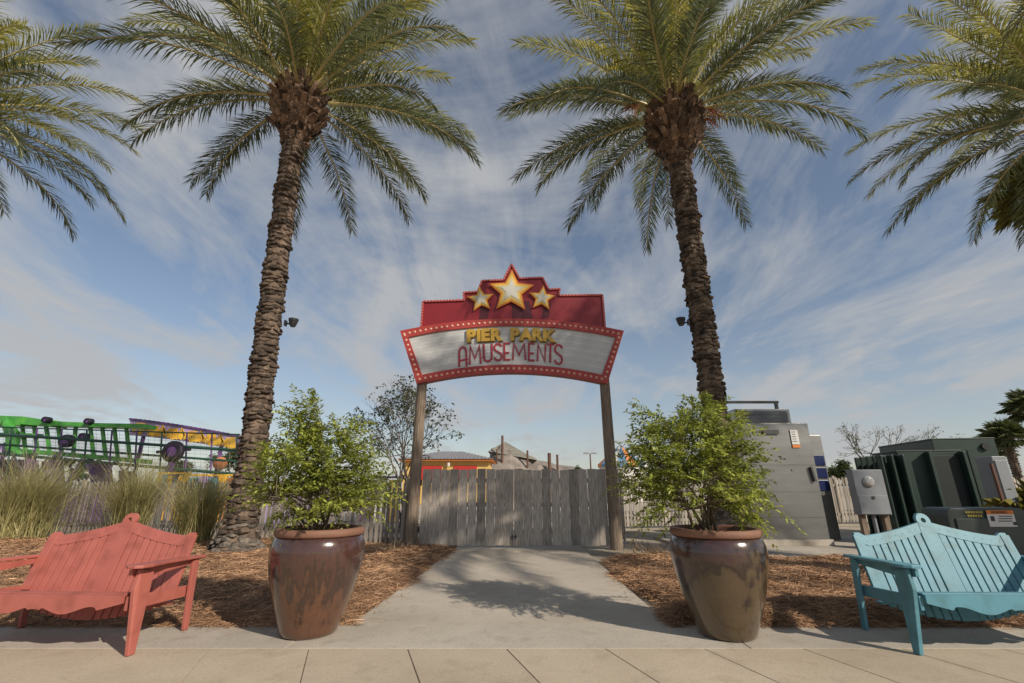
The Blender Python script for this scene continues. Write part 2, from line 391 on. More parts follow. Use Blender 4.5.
# glazed pots: streaked two-tone glaze, a colour of the ware itself
def glaze(name, top, low, streak, smin, smax, edge):
    m = bpy.data.materials.new(name); m.use_nodes = True
    t = m.node_tree; N = t.nodes; K = t.links.new
    b = N['Principled BSDF']
    tcn = N.new('ShaderNodeTexCoord'); mpn = N.new('ShaderNodeMapping'); mpn.inputs['Scale'].default_value = (1, 1, 0.16)
    K(tcn.outputs['Object'], mpn.inputs[0])
    nz = N.new('ShaderNodeTexNoise'); nz.inputs['Scale'].default_value = 11; nz.inputs['Detail'].default_value = 7; nz.inputs['Roughness'].default_value = 0.65
    K(mpn.outputs[0], nz.inputs['Vector'])
    n2_ = N.new('ShaderNodeTexNoise'); n2_.inputs['Scale'].default_value = 2.3; n2_.inputs['Detail'].default_value = 4
    K(tcn.outputs['Object'], n2_.inputs['Vector'])
    sp = N.new('ShaderNodeSeparateXYZ'); K(tcn.outputs['Object'], sp.inputs[0])
    def mth(op, a, b_):
        n = N.new('ShaderNodeMath'); n.operation = op
        for i, v in enumerate((a, b_)):
            if isinstance(v, (int, float)): n.inputs[i].default_value = v
            else: K(v, n.inputs[i])
        return n.outputs[0]
    hgt = mth('ADD', sp.outputs[2], mth('MULTIPLY', mth('SUBTRACT', nz.outputs[0], 0.5), smin))
    hgt = mth('ADD', hgt, mth('MULTIPLY', mth('SUBTRACT', n2_.outputs[0], 0.5), smax))
    rp = N.new('ShaderNodeValToRGB')
    e = rp.color_ramp.elements
    e[0].position = 0.15; e[0].color = low + (1,)
    e[1].position = 0.85; e[1].color = top + (1,)
    x = e.new(edge - 0.14); x.color = tuple(l * 0.8 + 0.2 * q for l, q in zip(low, streak)) + (1,)
    x = e.new(edge); x.color = streak + (1,)
    x = e.new(edge + 0.16); x.color = tuple(0.75 * q + 0.25 * l for l, q in zip(low, top)) + (1,)
    K(hgt, rp.inputs[0])
    n3 = N.new('ShaderNodeTexNoise'); n3.inputs['Scale'].default_value = 38; n3.inputs['Detail'].default_value = 3
    K(tcn.outputs['Object'], n3.inputs['Vector'])
    mm = N.new('ShaderNodeMix'); mm.data_type = 'RGBA'; mm.blend_type = 'MULTIPLY'; mm.inputs[0].default_value = 0.55
    K(rp.outputs[0], mm.inputs[6]); K(n3.outputs[1], mm.inputs[7])
    gm = N.new('ShaderNodeMix'); gm.data_type = 'RGBA'; gm.blend_type = 'ADD'; gm.inputs[0].default_value = 0.25
    K(mm.outputs[2], gm.inputs[6]); K(rp.outputs[0], gm.inputs[7])
    K(gm.outputs[2], b.inputs['Base Color'])
    b.inputs['Roughness'].default_value = 0.2; b.inputs['Coat Weight'].default_value = 0.85; b.inputs['Coat Roughness'].default_value = 0.07
    bp = N.new('ShaderNodeBump'); bp.inputs['Strength'].default_value = 0.12; bp.inputs['Distance'].default_value = 0.02
    K(nz.outputs[0], bp.inputs['Height']); K(bp.outputs[0], b.inputs['Normal'])
    return m
M['glazerust'] = glaze('rust streaked glaze', (0.06, 0.028, 0.025), (0.12, 0.052, 0.028), (0.038, 0.021, 0.015), 1.7, 0.5, 0.46)
M['glazeolive'] = glaze('olive brown glaze', (0.055, 0.026, 0.025), (0.098, 0.066, 0.034), (0.022, 0.012, 0.01), 0.7, 2.1, 0.58)

# ------------------------------------------------------------------ ground, paving, path
def sheet(name, x0, x1, y0, y1, z, m, nx=1, ny=1):
    b = MB()
    vs = [(x0 + (x1 - x0) * i / nx, y0 + (y1 - y0) * j / ny, z) for j in range(ny + 1) for i in range(nx + 1)]
    fs = [(j * (nx + 1) + i, j * (nx + 1) + i + 1, (j + 1) * (nx + 1) + i + 1, (j + 1) * (nx + 1) + i) for j in range(ny) for i in range(nx)]
    b.add(vs, fs)
    return tag(b.build(name, m), kind='structure')
sheet('ground', -700, 700, -700, 700, -0.035, M['ground'], 8, 8)
sheet('paving_base', -40, 40, -14, 5.36, -0.012, M['joint'])
b = MB()
sk = -0.339                                                     # the joints run askew to the kerb line
x_ref = ground_at(506, 649).x
def slab(b, x0, x1, y0, y1, skew, z0=-0.05, z1=0.0, g=0.003):
    def X(x, y): return x + skew * (y - 4.63)
    c = [(X(x0 + g, y0 + g), y0 + g), (X(x1 - g, y0 + g), y0 + g), (X(x1 - g, y1 - g), y1 - g), (X(x0 + g, y1 - g), y1 - g)]
    e = 0.004
    cc = [(c[0][0] + e, c[0][1] + e), (c[1][0] - e, c[1][1] + e), (c[2][0] - e, c[2][1] - e), (c[3][0] + e, c[3][1] - e)]
    vs = [(p[0], p[1], z0) for p in c] + [(p[0], p[1], z1 - 0.005) for p in c] + [(p[0], p[1], z1) for p in cc]
    fs = [(8, 9, 10, 11)]
    for i in range(4):
        j = (i + 1) % 4
        fs += [(i, j, 4 + j, 4 + i), (4 + i, 4 + j, 8 + j, 8 + i)]
    b.add(vs, fs)
for i in range(-22, 23):
    for j, (y0, y1) in enumerate(((3.3, 4.63), (1.9, 3.3), (0.5, 1.9), (-0.9, 0.5), (-2.3, -0.9), (-6, -2.3))):
        slab(b, x_ref + 0.867 * i, x_ref + 0.867 * (i + 1), y0, y1, sk)
tag(b.build('sidewalk', M['sidewalk']), kind='structure')
b = MB()
for x0, x1 in ((-30, -5.2), (-5.2, -2.0), (-2.0, 2.1), (2.1, 5.9), (5.9, 30)):
    slab(b, x0, x1, 4.63, 5.33, 0.0, z1=0.0)
tag(b.build('kerb_strip', M['band']), kind='structure')
b = MB()
ys = [5.33, 8.4, 11.25, 14.5, 18, 22, 30]
def pl_(y): return -1.66 + 0.36 * min(1.0, max(0.0, (y - 5.33) / 6.0))
for y0, y1 in zip(ys[:-1], ys[1:]):
    g = .003
    c = [(pl_(y0), y0 + g), (1.62, y0 + g), (1.62, y1 - g), (pl_(y1), y1 - g)]
    b.add([(p[0], p[1], -.05) for p in c] + [(p[0], p[1], .002) for p in c], [(4, 5, 6, 7)] + [(i, (i + 1) % 4, 4 + (i + 1) % 4, 4 + i) for i in range(4)])
tag(b.build('path', M['path']), kind='structure')
# concrete pads under the electrical cabinets, and the open court behind the fence
b = MB(); b.box((7.3, 11.8, -0.012), (6.6, 4.3, 0.09)); tag(b.build('concrete_pad', M['band'], bevel=0.01), kind='structure')
sheet('court', -60, 60, 20.5, 60, -0.02, M['band'], 4, 4)

# pine straw beds: a raised, lumpy base and loose needles
def hnoise(x, y):
    return (math.sin(x * 1.7 + y * .9) + math.sin(x * .8 - y * 2.1 + 1) + math.sin(x * 3.9 + y * 3.1) * .5 + math.sin(x * 6.1 - y * 5.3 + 2) * .35) / 2.85
def bed(name, x0, x1, y0, y1, height, dens, label, far_y):
    res = 0.09
    nx, ny = int((x1 - x0) / res), int((y1 - y0) / res)
    xs = np.linspace(x0, x1, nx + 1); ys_ = np.linspace(y0, y1, ny + 1)
    def hz(x, y):
        d = np.minimum(np.minimum(x - x0, x1 - x), np.minimum(y - y0, y1 - y))
        n = (np.sin(x * 1.7 + y * .9) + np.sin(x * .8 - y * 2.1 + 1) + np.sin(x * 3.9 + y * 3.1) * .5 + np.sin(x * 6.1 - y * 5.3 + 2) * .35 + .5 * np.sin(x * 11 + y * 7)) / 3.2
        return -0.03 + (height * (1 + 0.55 * n)) * np.clip(d / 0.32, 0, 1) ** 0.6
    Xg, Yg = np.meshgrid(xs, ys_)
    Zg = hz(Xg, Yg) + rng.normal(0, 0.008, Xg.shape)
    def shear(x, y): return x + (0.07 * np.sin(y * 2.3 + height * 40) + 0.045 * np.sin(y * 5.3)) * np.clip(1.5 - np.abs(x - (x1 if x1 < 0 else x0)), 0, 1) + (0.36 * np.clip((y - 5.33) / 6, 0, 1) * np.clip((x + 5) / 3.34, 0, 1) if x1 < 0 else 0)
    V = np.stack([shear(Xg, Yg) + rng.normal(0, .012, Xg.shape), Yg + rng.normal(0, .012, Xg.shape), Zg], -1).reshape(-1, 3)
    idx = np.arange((nx + 1) * (ny + 1)).reshape(ny + 1, nx + 1)
    F = np.stack([idx[:-1, :-1], idx[:-1, 1:], idx[1:, 1:], idx[1:, :-1]], -1).reshape(-1, 4)
    tag(bulk(name, V, F, M['strawbase'], smooth=True), kind='structure')
    n = dens
    x = rng.uniform(x0 - .04, x1 + .04, n)
    y = y0 - 0.03 + (y1 - y0) * rng.random(n) ** 1.35
    inside = (np.hypot(x - (-1.98), y - 5.08) > 0.4) & (np.hypot(x - 2.07, y - 5.02) > 0.4)
    x, y = x[inside], y[inside]; n = len(x)
    z = hz(np.clip(x, x0, x1), np.clip(y, y0, y1)) + rng.uniform(0.0, 0.03, n)
    z = np.maximum(z, 0.008)
    a = rng.uniform(0, 2 * PI, n); tl = rng.normal(0, 0.2, n)
    ln = rng.uniform(0.12, 0.27, n); w = 0.0012 + 0.0004 * (y - 4)
    d = np.stack([np.cos(a) * np.cos(tl), np.sin(a) * np.cos(tl), np.sin(tl)], -1) * ln[:, None] * .5
    s = np.stack([-np.sin(a), np.cos(a), rng.normal(0, .5, n)], -1) * w[:, None]
    mid = np.stack([shear(x, y), y, z], -1)
    bow = np.zeros_like(mid); bow[:, 2] = rng.uniform(0, .02, n)
    V = np.stack([mid - d - s, mid - d + s, mid + bow + s, mid + bow - s, mid + d + s * .5, mid + d - s * .5], 1).reshape(-1, 3)
    o = np.arange(n)[:, None] * 6
    F = np.concatenate([o + np.array([0, 1, 2, 3]), o + np.array([3, 2, 4, 5])])
    tag(bulk('pine_straw', V, F, M['needle']), label, 'pine straw', kind='stuff')
bed('straw_bed', -21, -1.66, 5.30, 13.2, 0.075, 150000, 'rusty pine straw covering the bed behind the coral bench', 8)
bed('straw_bed', 1.70, 17, 5.30, 9.7, 0.14, 150000, 'rusty pine straw covering the bed behind the turquoise bench', 8)
b = MB()
for k in range(420):
    sd_ = random.choice((-1, 1)); e_ = abs(random.gauss(0, .16))
    if random.random() < .45: p = Vector((sd_ * random.uniform(1.7, 6.5), 5.31 - e_ * 1.3, .009))
    else:
        y_ = random.uniform(5.4, 11); p = Vector(((1.64 - e_) if sd_ > 0 else pl_(y_) + e_, y_, .009))
    a = random.uniform(0, 2 * PI); q = Vector((math.cos(a), math.sin(a), .02)) * random.uniform(.06, .2); w = Vector((-math.sin(a), math.cos(a), 0)) * .0028
    b.add([p - w, p + w, p + q + w * .4, p + q - w * .4], [(0, 1, 2, 3)])
tag(b.build('loose_needles', M['needle']), 'stray brown needles blown onto the concrete at the bed edges', 'pine straw', kind='stuff')
b = MB()
for cx, cy, n in ((2.65, 9.6, 330), (3.6, 9.0, 200), (-2.6, 10.4, 90)):       # heaps of pale dry needles
    for k in range(n):
        p = Vector((cx + random.gauss(0, .28), cy + random.gauss(0, .22), 0.1 + abs(random.gauss(0, .06))))
        a = random.uniform(0, 2 * PI); q = Vector((math.cos(a), math.sin(a), random.uniform(-.1, .9))) * random.uniform(.12, .3)
        w = Vector((-math.sin(a), math.cos(a), 0)) * .006
        b.add([p - w, p + w, p + q + w * .3, p + q - w * .3], [(0, 1, 2, 3)])
tag(b.build('dry_needles', M['needlepale']), 'pale heaps of dry needles on the straw beside the path', 'pine straw', kind='stuff')

# ------------------------------------------------------------------ entrance sign
YS = 11.40
sign = thing('entrance_sign', 'arched red marquee sign on two timber posts with three gold stars reading Pier Park Amusements', 'entrance sign', (0, YS, 0))
def arc_pts(x0, x1, zmid, zend, n):
    k = (zmid - zend) / max(x0 * x0, x1 * x1)
    return [(x0 + (x1 - x0) * i / n, zmid - k * (x0 + (x1 - x0) * i / n) ** 2) for i in range(n + 1)]
for s in (-1, 1):
    b = MB(); e = 0.07 * (s > 0); b.tube([(s * 2.36 + e, 0.1, -0.1), (s * 2.345 + e, 0.1, 1.3), (s * 2.33 + e, 0.1, 2.6), (s * 2.31 + e, 0.1, 4.6)], [0.15, 0.142, 0.132, 0.122], 14); b.build('post', M['postwood'], sign, smooth=False)
top = arc_pts(-2.95, 2.95, 5.61, 5.27, 32)
bot = arc_pts(2.42, -2.42, 4.14, 3.84, 32)
outer = top + bot
fn0 = lambda v: v
b = MB()
n = 33
# panel as strips so that its faces stay planar quads
def strip_panel(b, tp, bt, y0, y1):
    n = len(tp)
    vs = [(p[0], y0, p[1]) for p in tp] + [(p[0], y0, p[1]) for p in bt] + [(p[0], y1, p[1]) for p in tp] + [(p[0], y1, p[1]) for p in bt]
    fs = []
    for i in range(n - 1):
        fs += [(i, n + i, n + i + 1, i + 1), (2 * n + i, 2 * n + i + 1, 3 * n + i + 1, 3 * n + i), (i, i + 1, 2 * n + i + 1, 2 * n + i), (n + i, 3 * n + i, 3 * n + i + 1, n + i + 1)]
    fs += [(0, 2 * n, 3 * n, n), (n - 1, 2 * n - 1, 4 * n - 1, 3 * n - 1)]
    b.add(vs, fs)
ti = arc_pts(-2.72, 2.72, 5.41, 5.09, 32)
bi = arc_pts(-2.30, 2.30, 4.35, 4.08, 32)
botL = bot[::-1]
strip_panel(b, [(x * .999, z - .005) for x, z in top], [(x * .999, z + .005) for x, z in botL], -0.03, 0.16)
b.build('marquee_panel', M['signpanel'], sign)
b = MB()                                                        # letter tracks across the panel
for f in (0.14, 0.31, 0.48, 0.65, 0.83):
    a = [(ti[i][0] * (1 - f) + bi[i][0] * f, ti[i][1] * (1 - f) + bi[i][1] * f) for i in range(33)]
    strip_panel(b, [(x, z + .014) for x, z in a], [(x, z - .014) for x, z in a], -0.0325, -0.029)
b.build('letter_track', M['signline'], sign)
b = MB()
ring_o = top + bot
ring_i = ti + bi[::-1]
n = len(ring_o)
vs = [(p[0], -0.075, p[1]) for p in ring_o] + [(p[0], -0.075, p[1]) for p in ring_i] + [(p[0], 0.18, p[1]) for p in ring_o] + [(p[0], -0.031, p[1]) for p in ring_i]
fs = []
for i in range(n):
    j = (i + 1) % n
    fs += [(i, n + i, n + j, j), (n + i, 3 * n + i, 3 * n + j, n + j), (i, j, 2 * n + j, 2 * n + i)]
b.add(vs, fs)
mid = [((o[0] + i_[0]) / 2, (o[1] + i_[1]) / 2) for o, i_ in zip(ring_o, ring_i)]
def along(pts, step, closed=True):
    out = []; carry = 0.0
    P = pts + [pts[0]] if closed else pts
    for a, c in zip(P[:-1], P[1:]):
        d = math.hypot(c[0] - a[0], c[1] - a[1]); t = carry
        while t < d:
            out.append((a[0] + (c[0] - a[0]) * t / d, a[1] + (c[1] - a[1]) * t / d)); t += step
        carry = t - d
    return out
b.slot(1)
for x, z in along(mid, 0.142):
    pr = [(0.034, 0.0), (0.03, -0.008), (0.016, -0.014), (0.001, -0.016)]
    vs, fs = [], []
    for r, y in pr:
        for k in range(10):
            a = 2 * PI * k / 10; vs.append((x + r * math.cos(a), -0.075 + y, z + r * math.sin(a)))
    for i in range(3):
        for k in range(10): fs.append((i * 10 + k, i * 10 + (k + 1) % 10, (i + 1) * 10 + (k + 1) % 10, (i + 1) * 10 + k))
    b.add(vs, fs)
b.build('border', [M['signborder'], M['bulb']], sign)
# stepped crown panel
def zp(X, Y):                                                   # from the enlarged view of the sign
    p = at(390 + X / 4.096, 255 + Y / 4.096, YS + 0.05); return (p.x, p.z)
cr_z = [(130, 300), (137, 195), (305, 189), (302, 158), (360, 155), (377, 110), (465, 107), (498, 42), (530, 101), (624, 97), (650, 146), (695, 143), (690, 170), (868, 168), (878, 290)]
cpoly = [zp(*q) for q in cr_z]
cpoly[0] = (cpoly[0][0], 5.36); cpoly[-1] = (cpoly[-1][0], 5.36)
lo = [(2.35, 5.36), (1.2, 5.48), (0, 5.52), (-1.2, 5.48), (-2.35, 5.36)]
full = cpoly + lo[1:-1]
b = MB(); b.prism(full, 0.12, lambda v: v + Vector((0, 0.0, 0)))
# raised edge trim with small bulbs
cc_ = [sum(p[0] for p in cpoly) / len(cpoly), 5.9]
b.build('crown_panel', M['signred'], sign)
b = MB()
for a, c in zip(cpoly[:-1], cpoly[1:]):
    b.beam((a[0], -0.012, a[1]), (c[0], -0.012, c[1]), 0.05, 0.05, up=(0, 1, 0))
b.slot(1)
for x, z in along(cpoly, 0.085, False):
    pr = [(0.017, 0.0), (0.012, -0.012), (0.001, -0.016)]
    vs, fs = [], []
    for r, y in pr:
        for k in range(7):
            a = 2 * PI * k / 7; vs.append((x + r * math.cos(a), -0.037 + y, z + r * math.sin(a)))
    for i in range(2):
        for k in range(7): fs.append((i * 7 + k, i * 7 + (k + 1) % 7, (i + 1) * 7 + (k + 1) % 7, (i + 1) * 7 + k))
    b.add(vs, fs)
b.build('crown_trim', [M['signborder'], M['bulbsmall']], sign)
for (x0, x1, x2, x3, yt, yb) in ((370, 412, 400, 365, 205, 268), (498, 570, 585, 500, 190, 262), (630, 660, 650, 620, 200, 262)):
    q = [zp(x0, yt), zp(x1, yt), zp(x2, yb), zp(x3, yb)]
    b = MB(); b.prism(q, 0.004, lambda v: v + Vector((0, -0.004, 0))); b.build('printed_ray', M['signdark'], sign)
def star(cx, cz, r, rot=0.0, ratio=0.47):
    return [(cx + (r if k % 2 == 0 else r * ratio) * math.sin(PI * k / 5 + rot), cz + (r if k % 2 == 0 else r * ratio) * math.cos(PI * k / 5 + rot)) for k in range(10)]
def add_star(X, Y, r, rot, dy):
    cx, cz = zp(X, Y)
    b = MB()
    for i, (f, mi) in enumerate(((1.0, 0), (0.9, 1), (0.76, 2), (0.6, 3), (0.46, 4))):
        b.slot(mi); b.prism(star(cx, cz, r * f, rot), 0.022, lambda v, i=i: v + Vector((0, -dy - 0.010 * i, 0)))
    b.build('star', [M['starorange'], M['stargold'], M['staryellow'], M['starpale'], M['starwhite']], sign)
add_star(497, 155, 0.66, 0.03, 0.075)
add_star(373, 188, 0.39, -0.12, 0.06)
add_star(622, 183, 0.39, 0.12, 0.06)
# lettering: heavy gold capitals, thin hand-drawn capitals below
KARC = (5.61 - 5.27) / 2.95 ** 2
def place(x, z, dx, dz):                                        # bend along the arch
    X = x + dx; sl_ = -2 * KARC * X
    return (X - sl_ * dz * 0.5, z + dz - KARC * X * X)
def text_mesh(ch, size, off, ext):
    cu = bpy.data.curves.new('t', 'FONT'); cu.body = ch; cu.size = size; cu.offset = off; cu.extrude = ext
    cu.resolution_u = 4
    o = bpy.data.objects.new('t', cu); COL.objects.link(o)
    dg = bpy.context.evaluated_depsgraph_get(); dg.update()
    me = bpy.data.meshes.new_from_object(o.evaluated_get(dg))
    vs = [v.co.copy() for v in me.vertices]; fs = [tuple(p.vertices) for p in me.polygons]
    bpy.data.objects.remove(o); bpy.data.curves.remove(cu); bpy.data.meshes.remove(me)
    return vs, fs
def put_text(chars, x0, x1, zb, hgt, off, ysurf, mats, name, depth=0.03):
    sizes = []
    ms = [text_mesh(c, 1.0, 0, 0.0) for c in chars]
    cap = 0.70
    sc = hgt / cap
    b = MB(); b2 = MB()
    widths = []
    for c in chars:
        vs, fs = text_mesh(c, sc, off, depth / 2)
        xs = [v.x for v in vs]; widths.append((min(xs), max(xs), vs, fs))
    tot = sum(w[1] - w[0] for w in widths); gap = (x1 - x0 - tot) / (len(chars) - 1)
    x = x0
    for (a, c, vs, fs) in widths:
        out = []
        for v in vs:
            X, Z = place(x - a, zb, v.x, v.y)
            out.append((X, ysurf - depth / 2 - v.z, Z))
        b.add(out, [f[::-1] for f in fs])
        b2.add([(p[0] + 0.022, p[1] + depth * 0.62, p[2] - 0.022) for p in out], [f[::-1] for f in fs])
        x += c - a + gap
    o = b.build(name, mats[0], sign)
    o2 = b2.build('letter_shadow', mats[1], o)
    return o
xP0, zP = zp(320, 362)
put_text('PIER', zp(328, 0)[0], zp(464, 0)[0], 5.02, 0.31, 0.026, -0.045, (M['gold'], M['goldshade']), 'gold_lettering', 0.05)
put_text('PARK', zp(494, 0)[0], zp(668, 0)[0], 5.02, 0.31, 0.026, -0.045, (M['gold'], M['goldshade']), 'gold_lettering', 0.05)
def ribbon(b, pts, w, y, t=0.02):
    pts = [Vector((p[0], p[1])) for p in pts]; n = len(pts)
    Lp, Rp = [], []
    for i, p in enumerate(pts):
        d0 = (pts[i] - pts[i - 1]).normalized() if i else (pts[1] - pts[0]).normalized()
        d1 = (pts[i + 1] - pts[i]).normalized() if i < n - 1 else d0
        t0 = Vector((-d0.y, d0.x)); t1 = Vector((-d1.y, d1.x)); m = (t0 + t1)
        m = m.normalized() if m.length > 1e-3 else t0
        k = w / 2 / max(0.55, m.dot(t0))
        Lp.append(p + m * k); Rp.append(p - m * k)
    vs = [(p.x, y, p.y) for p in Lp] + [(p.x, y, p.y) for p in Rp] + [(p.x, y + t, p.y) for p in Lp] + [(p.x, y + t, p.y) for p in Rp]
    fs = []
    for i in range(n - 1):
        fs += [(i, i + 1, n + i + 1, n + i), (i, 2 * n + i, 2 * n + i + 1, i + 1), (n + i, n + i + 1, 3 * n + i + 1, 3 * n + i)]
    fs += [(0, n, 3 * n, 2 * n), (n - 1, 3 * n - 1, 4 * n - 1, 2 * n - 1)]
    b.add(vs, fs)
def bow(cx, cy, rx, ry, a0, a1, n=10):
    return [(cx + rx * math.cos(R(a0 + (a1 - a0) * i / n)), cy + ry * math.sin(R(a0 + (a1 - a0) * i / n))) for i in range(n + 1)]
GL = {
 'A': [[(0, 0), (.02, .7)] + bow(.28, .72, .26, .28, 175, 5) + [(.56, 0)], [(-.06, .3), (.66, .36)]],
 'M': [[(0, 0), (.06, 1), (.36, .3), (.66, 1), (.74, 0)]],
 'U': [[(0, 1), (0, .26)] + bow(.26, .26, .26, .26, 180, 360) + [(.52, 1)]],
 'S': [bow(.25, .76, .24, .23, 20, 200, 8) + [(.10, .58), (.40, .42)] + bow(.25, .23, .24, .23, 20, -170, 8)],
 'E': [[(.46, 1), (0, 1), (0, 0), (.46, 0)], [(0, .42), (.38, .42)]],
 'N': [[(0, 0), (.02, 1), (.46, 0), (.48, 1)]],
 'T': [[(.22, 0), (.24, 1)], [(-.04, 1.0), (.54, 1.0)]],
}
b = MB()
xs_ = [zp(q, 0)[0] for q in (302, 341, 394, 433, 471, 503, 563, 596, 633, 660)]
wd = [zp(q, 0)[0] for q in (331, 383, 424, 461, 493, 551, 585, 625, 656, 687)]
zb = [4.37, 4.41, 4.46, 4.475, 4.49, 4.49, 4.48, 4.47, 4.45, 4.43]
hs = [0.52, 0.49, 0.47, 0.45, 0.44, 0.44, 0.45, 0.46, 0.49, 0.52]
natw = {'A': .58, 'M': .74, 'U': .52, 'S': .48, 'E': .46, 'N': .48, 'T': .5}
kk = 0
for ch, x0, x1, z0, hh in zip('AMUSEMENTS', xs_, wd, zb, hs):
    for st in GL[ch]:
        pts = [place(x0, z0, p[0] / natw[ch] * (x1 - x0), p[1] * hh) for p in st]
        ribbon(b, pts, 0.048, -0.052 - 0.0007 * (kk % 7)); kk += 1
b.build('red_lettering', M['letterred'], sign)

# ------------------------------------------------------------------ gate and picket fences
def board_gate(x0, x1, label):
    g = thing('wooden_gate', label, 'gate', (0, YS + 0.12, 0), 0, 'wide board gate leaves under the entrance sign')
    b = MB()
    x = x0; i = 0
    nb = round((x1 - x0) / 0.213); w = (x1 - x0) / nb
    for i in range(nb):
        g_ = random.choice((0.006, 0.008, 0.010, 0.02, 0.007))
        z1 = 1.76 + random.uniform(-.02, .02); z0 = 0.05 + random.uniform(-.008, .012)
        xa, xb = x0 + i * w + g_ / 2, x0 + (i + 1) * w - g_ / 2
        dz = random.uniform(-.008, .008); yo = random.uniform(-.006, .006)
        c = 0.012
        b.prism([(xa, z0), (xb, z0), (xb, z1 - c + dz), (xb - c, z1 + dz), (xa + c, z1), (xa, z1 - c)], 0.026, lambda v, yo=yo: v + Vector((random.uniform(-.003, .003), yo, 0)))
    b.build('board_panel', M['gatewood'], g)
    for z in (0.35, 0.95, 1.5):
        b = MB(); b.box(((x0 + x1) / 2, 0.063, z), (x1 - x0 - .04, 0.05, 0.10)); b.build('rail', M['gatewood'], g)
    for z in (0.4, 1.45):
        xx = x0 - .02 if x0 < -1 else x1 + .02
        b = MB(); b.tube([(xx, -0.005, z - .07), (xx, -0.005, z + .07)], 0.018, 8); b.build('hinge', M['black'], g)
    b = MB(); xx = x1 - 0.03 if x0 < -1 else x0 + 0.03
    b.tube([(xx, -0.035, 0.02), (xx, -0.035, 0.3)], 0.009, 8); b.box((xx, -0.02, 0.24), (0.05, 0.025, 0.03)); b.build('drop_bolt', M['black'], g)
    return g
board_gate(-2.17, 0.034, 'left gate leaf of grey weathered boards beside the post with the bare tree behind')
board_gate(0.046, 2.27, 'right gate leaf of grey weathered boards crossed by a slanting streak of sun')
def picket_fence(pts, h, label, group='weathered picket fences', step=0.135, hrand=0.03):
    p0 = Vector(pts[0])
    f = thing('picket_fence', label, 'fence', (p0.x, p0.y, 0), 0, group)
    pk = MB(); rl = [MB(), MB()]
    for a, c in zip(pts[:-1], pts[1:]):
        a, c = Vector((a[0], a[1], 0)) - Vector((p0.x, p0.y, 0)), Vector((c[0], c[1], 0)) - Vector((p0.x, p0.y, 0))
        d = c - a; ln = d.length; d.normalize(); nrm = Vector((d.y, -d.x, 0))
        if nrm.y > 0: nrm = -nrm
        n = int(ln / step)
        for i in range(n):
            q = a + d * (step * (i + .5)); hh = h + random.uniform(-hrand, hrand)
            w = 0.043
            ti_ = random.gauss(0, 0.012)
            def fn(v, q=q, ti_=ti_): return q + d * (v.x + ti_ * v.z) + nrm * (0.025 - v.y) + Vector((0, 0, v.z))
            pk.prism([(-w, 0.04), (w, 0.04), (w, hh - .06), (0.015, hh), (-0.015, hh), (-w, hh - .06)], 0.02, fn)
        for k, z in enumerate((0.32, h - 0.3)):
            rl[k].beam(a + Vector((0, 0, z)) - nrm * .035, c + Vector((0, 0, z)) - nrm * .035, 0.04, 0.09)
        m = int(ln / 2.4) + 1
        for i in range(m):
            q = a + d * (ln * i / m + .05) - nrm * 0.105
            pb = MB(); pb.box(q + Vector((0, 0, (h + .06) / 2)), (0.09, 0.09, h + .06)); pb.build('post', M['fencewood'], f)
    pk.build('pickets', M['fencewood'], f)
    for r in rl: r.build('rail', M['fencewood'], f)
    return f
picket_fence([(-2.62, 12.0), (-7, 12.9), (-13, 14.4), (-25, 17.2)], 1.5, 'grey picket fence running left from the gate behind the grass clumps')
picket_fence([(2.75, 12.0), (3.6, 17.0), (13.0, 19.2), (34, 21)], 1.72, 'taller pale picket fence running right behind the steel cabinet')

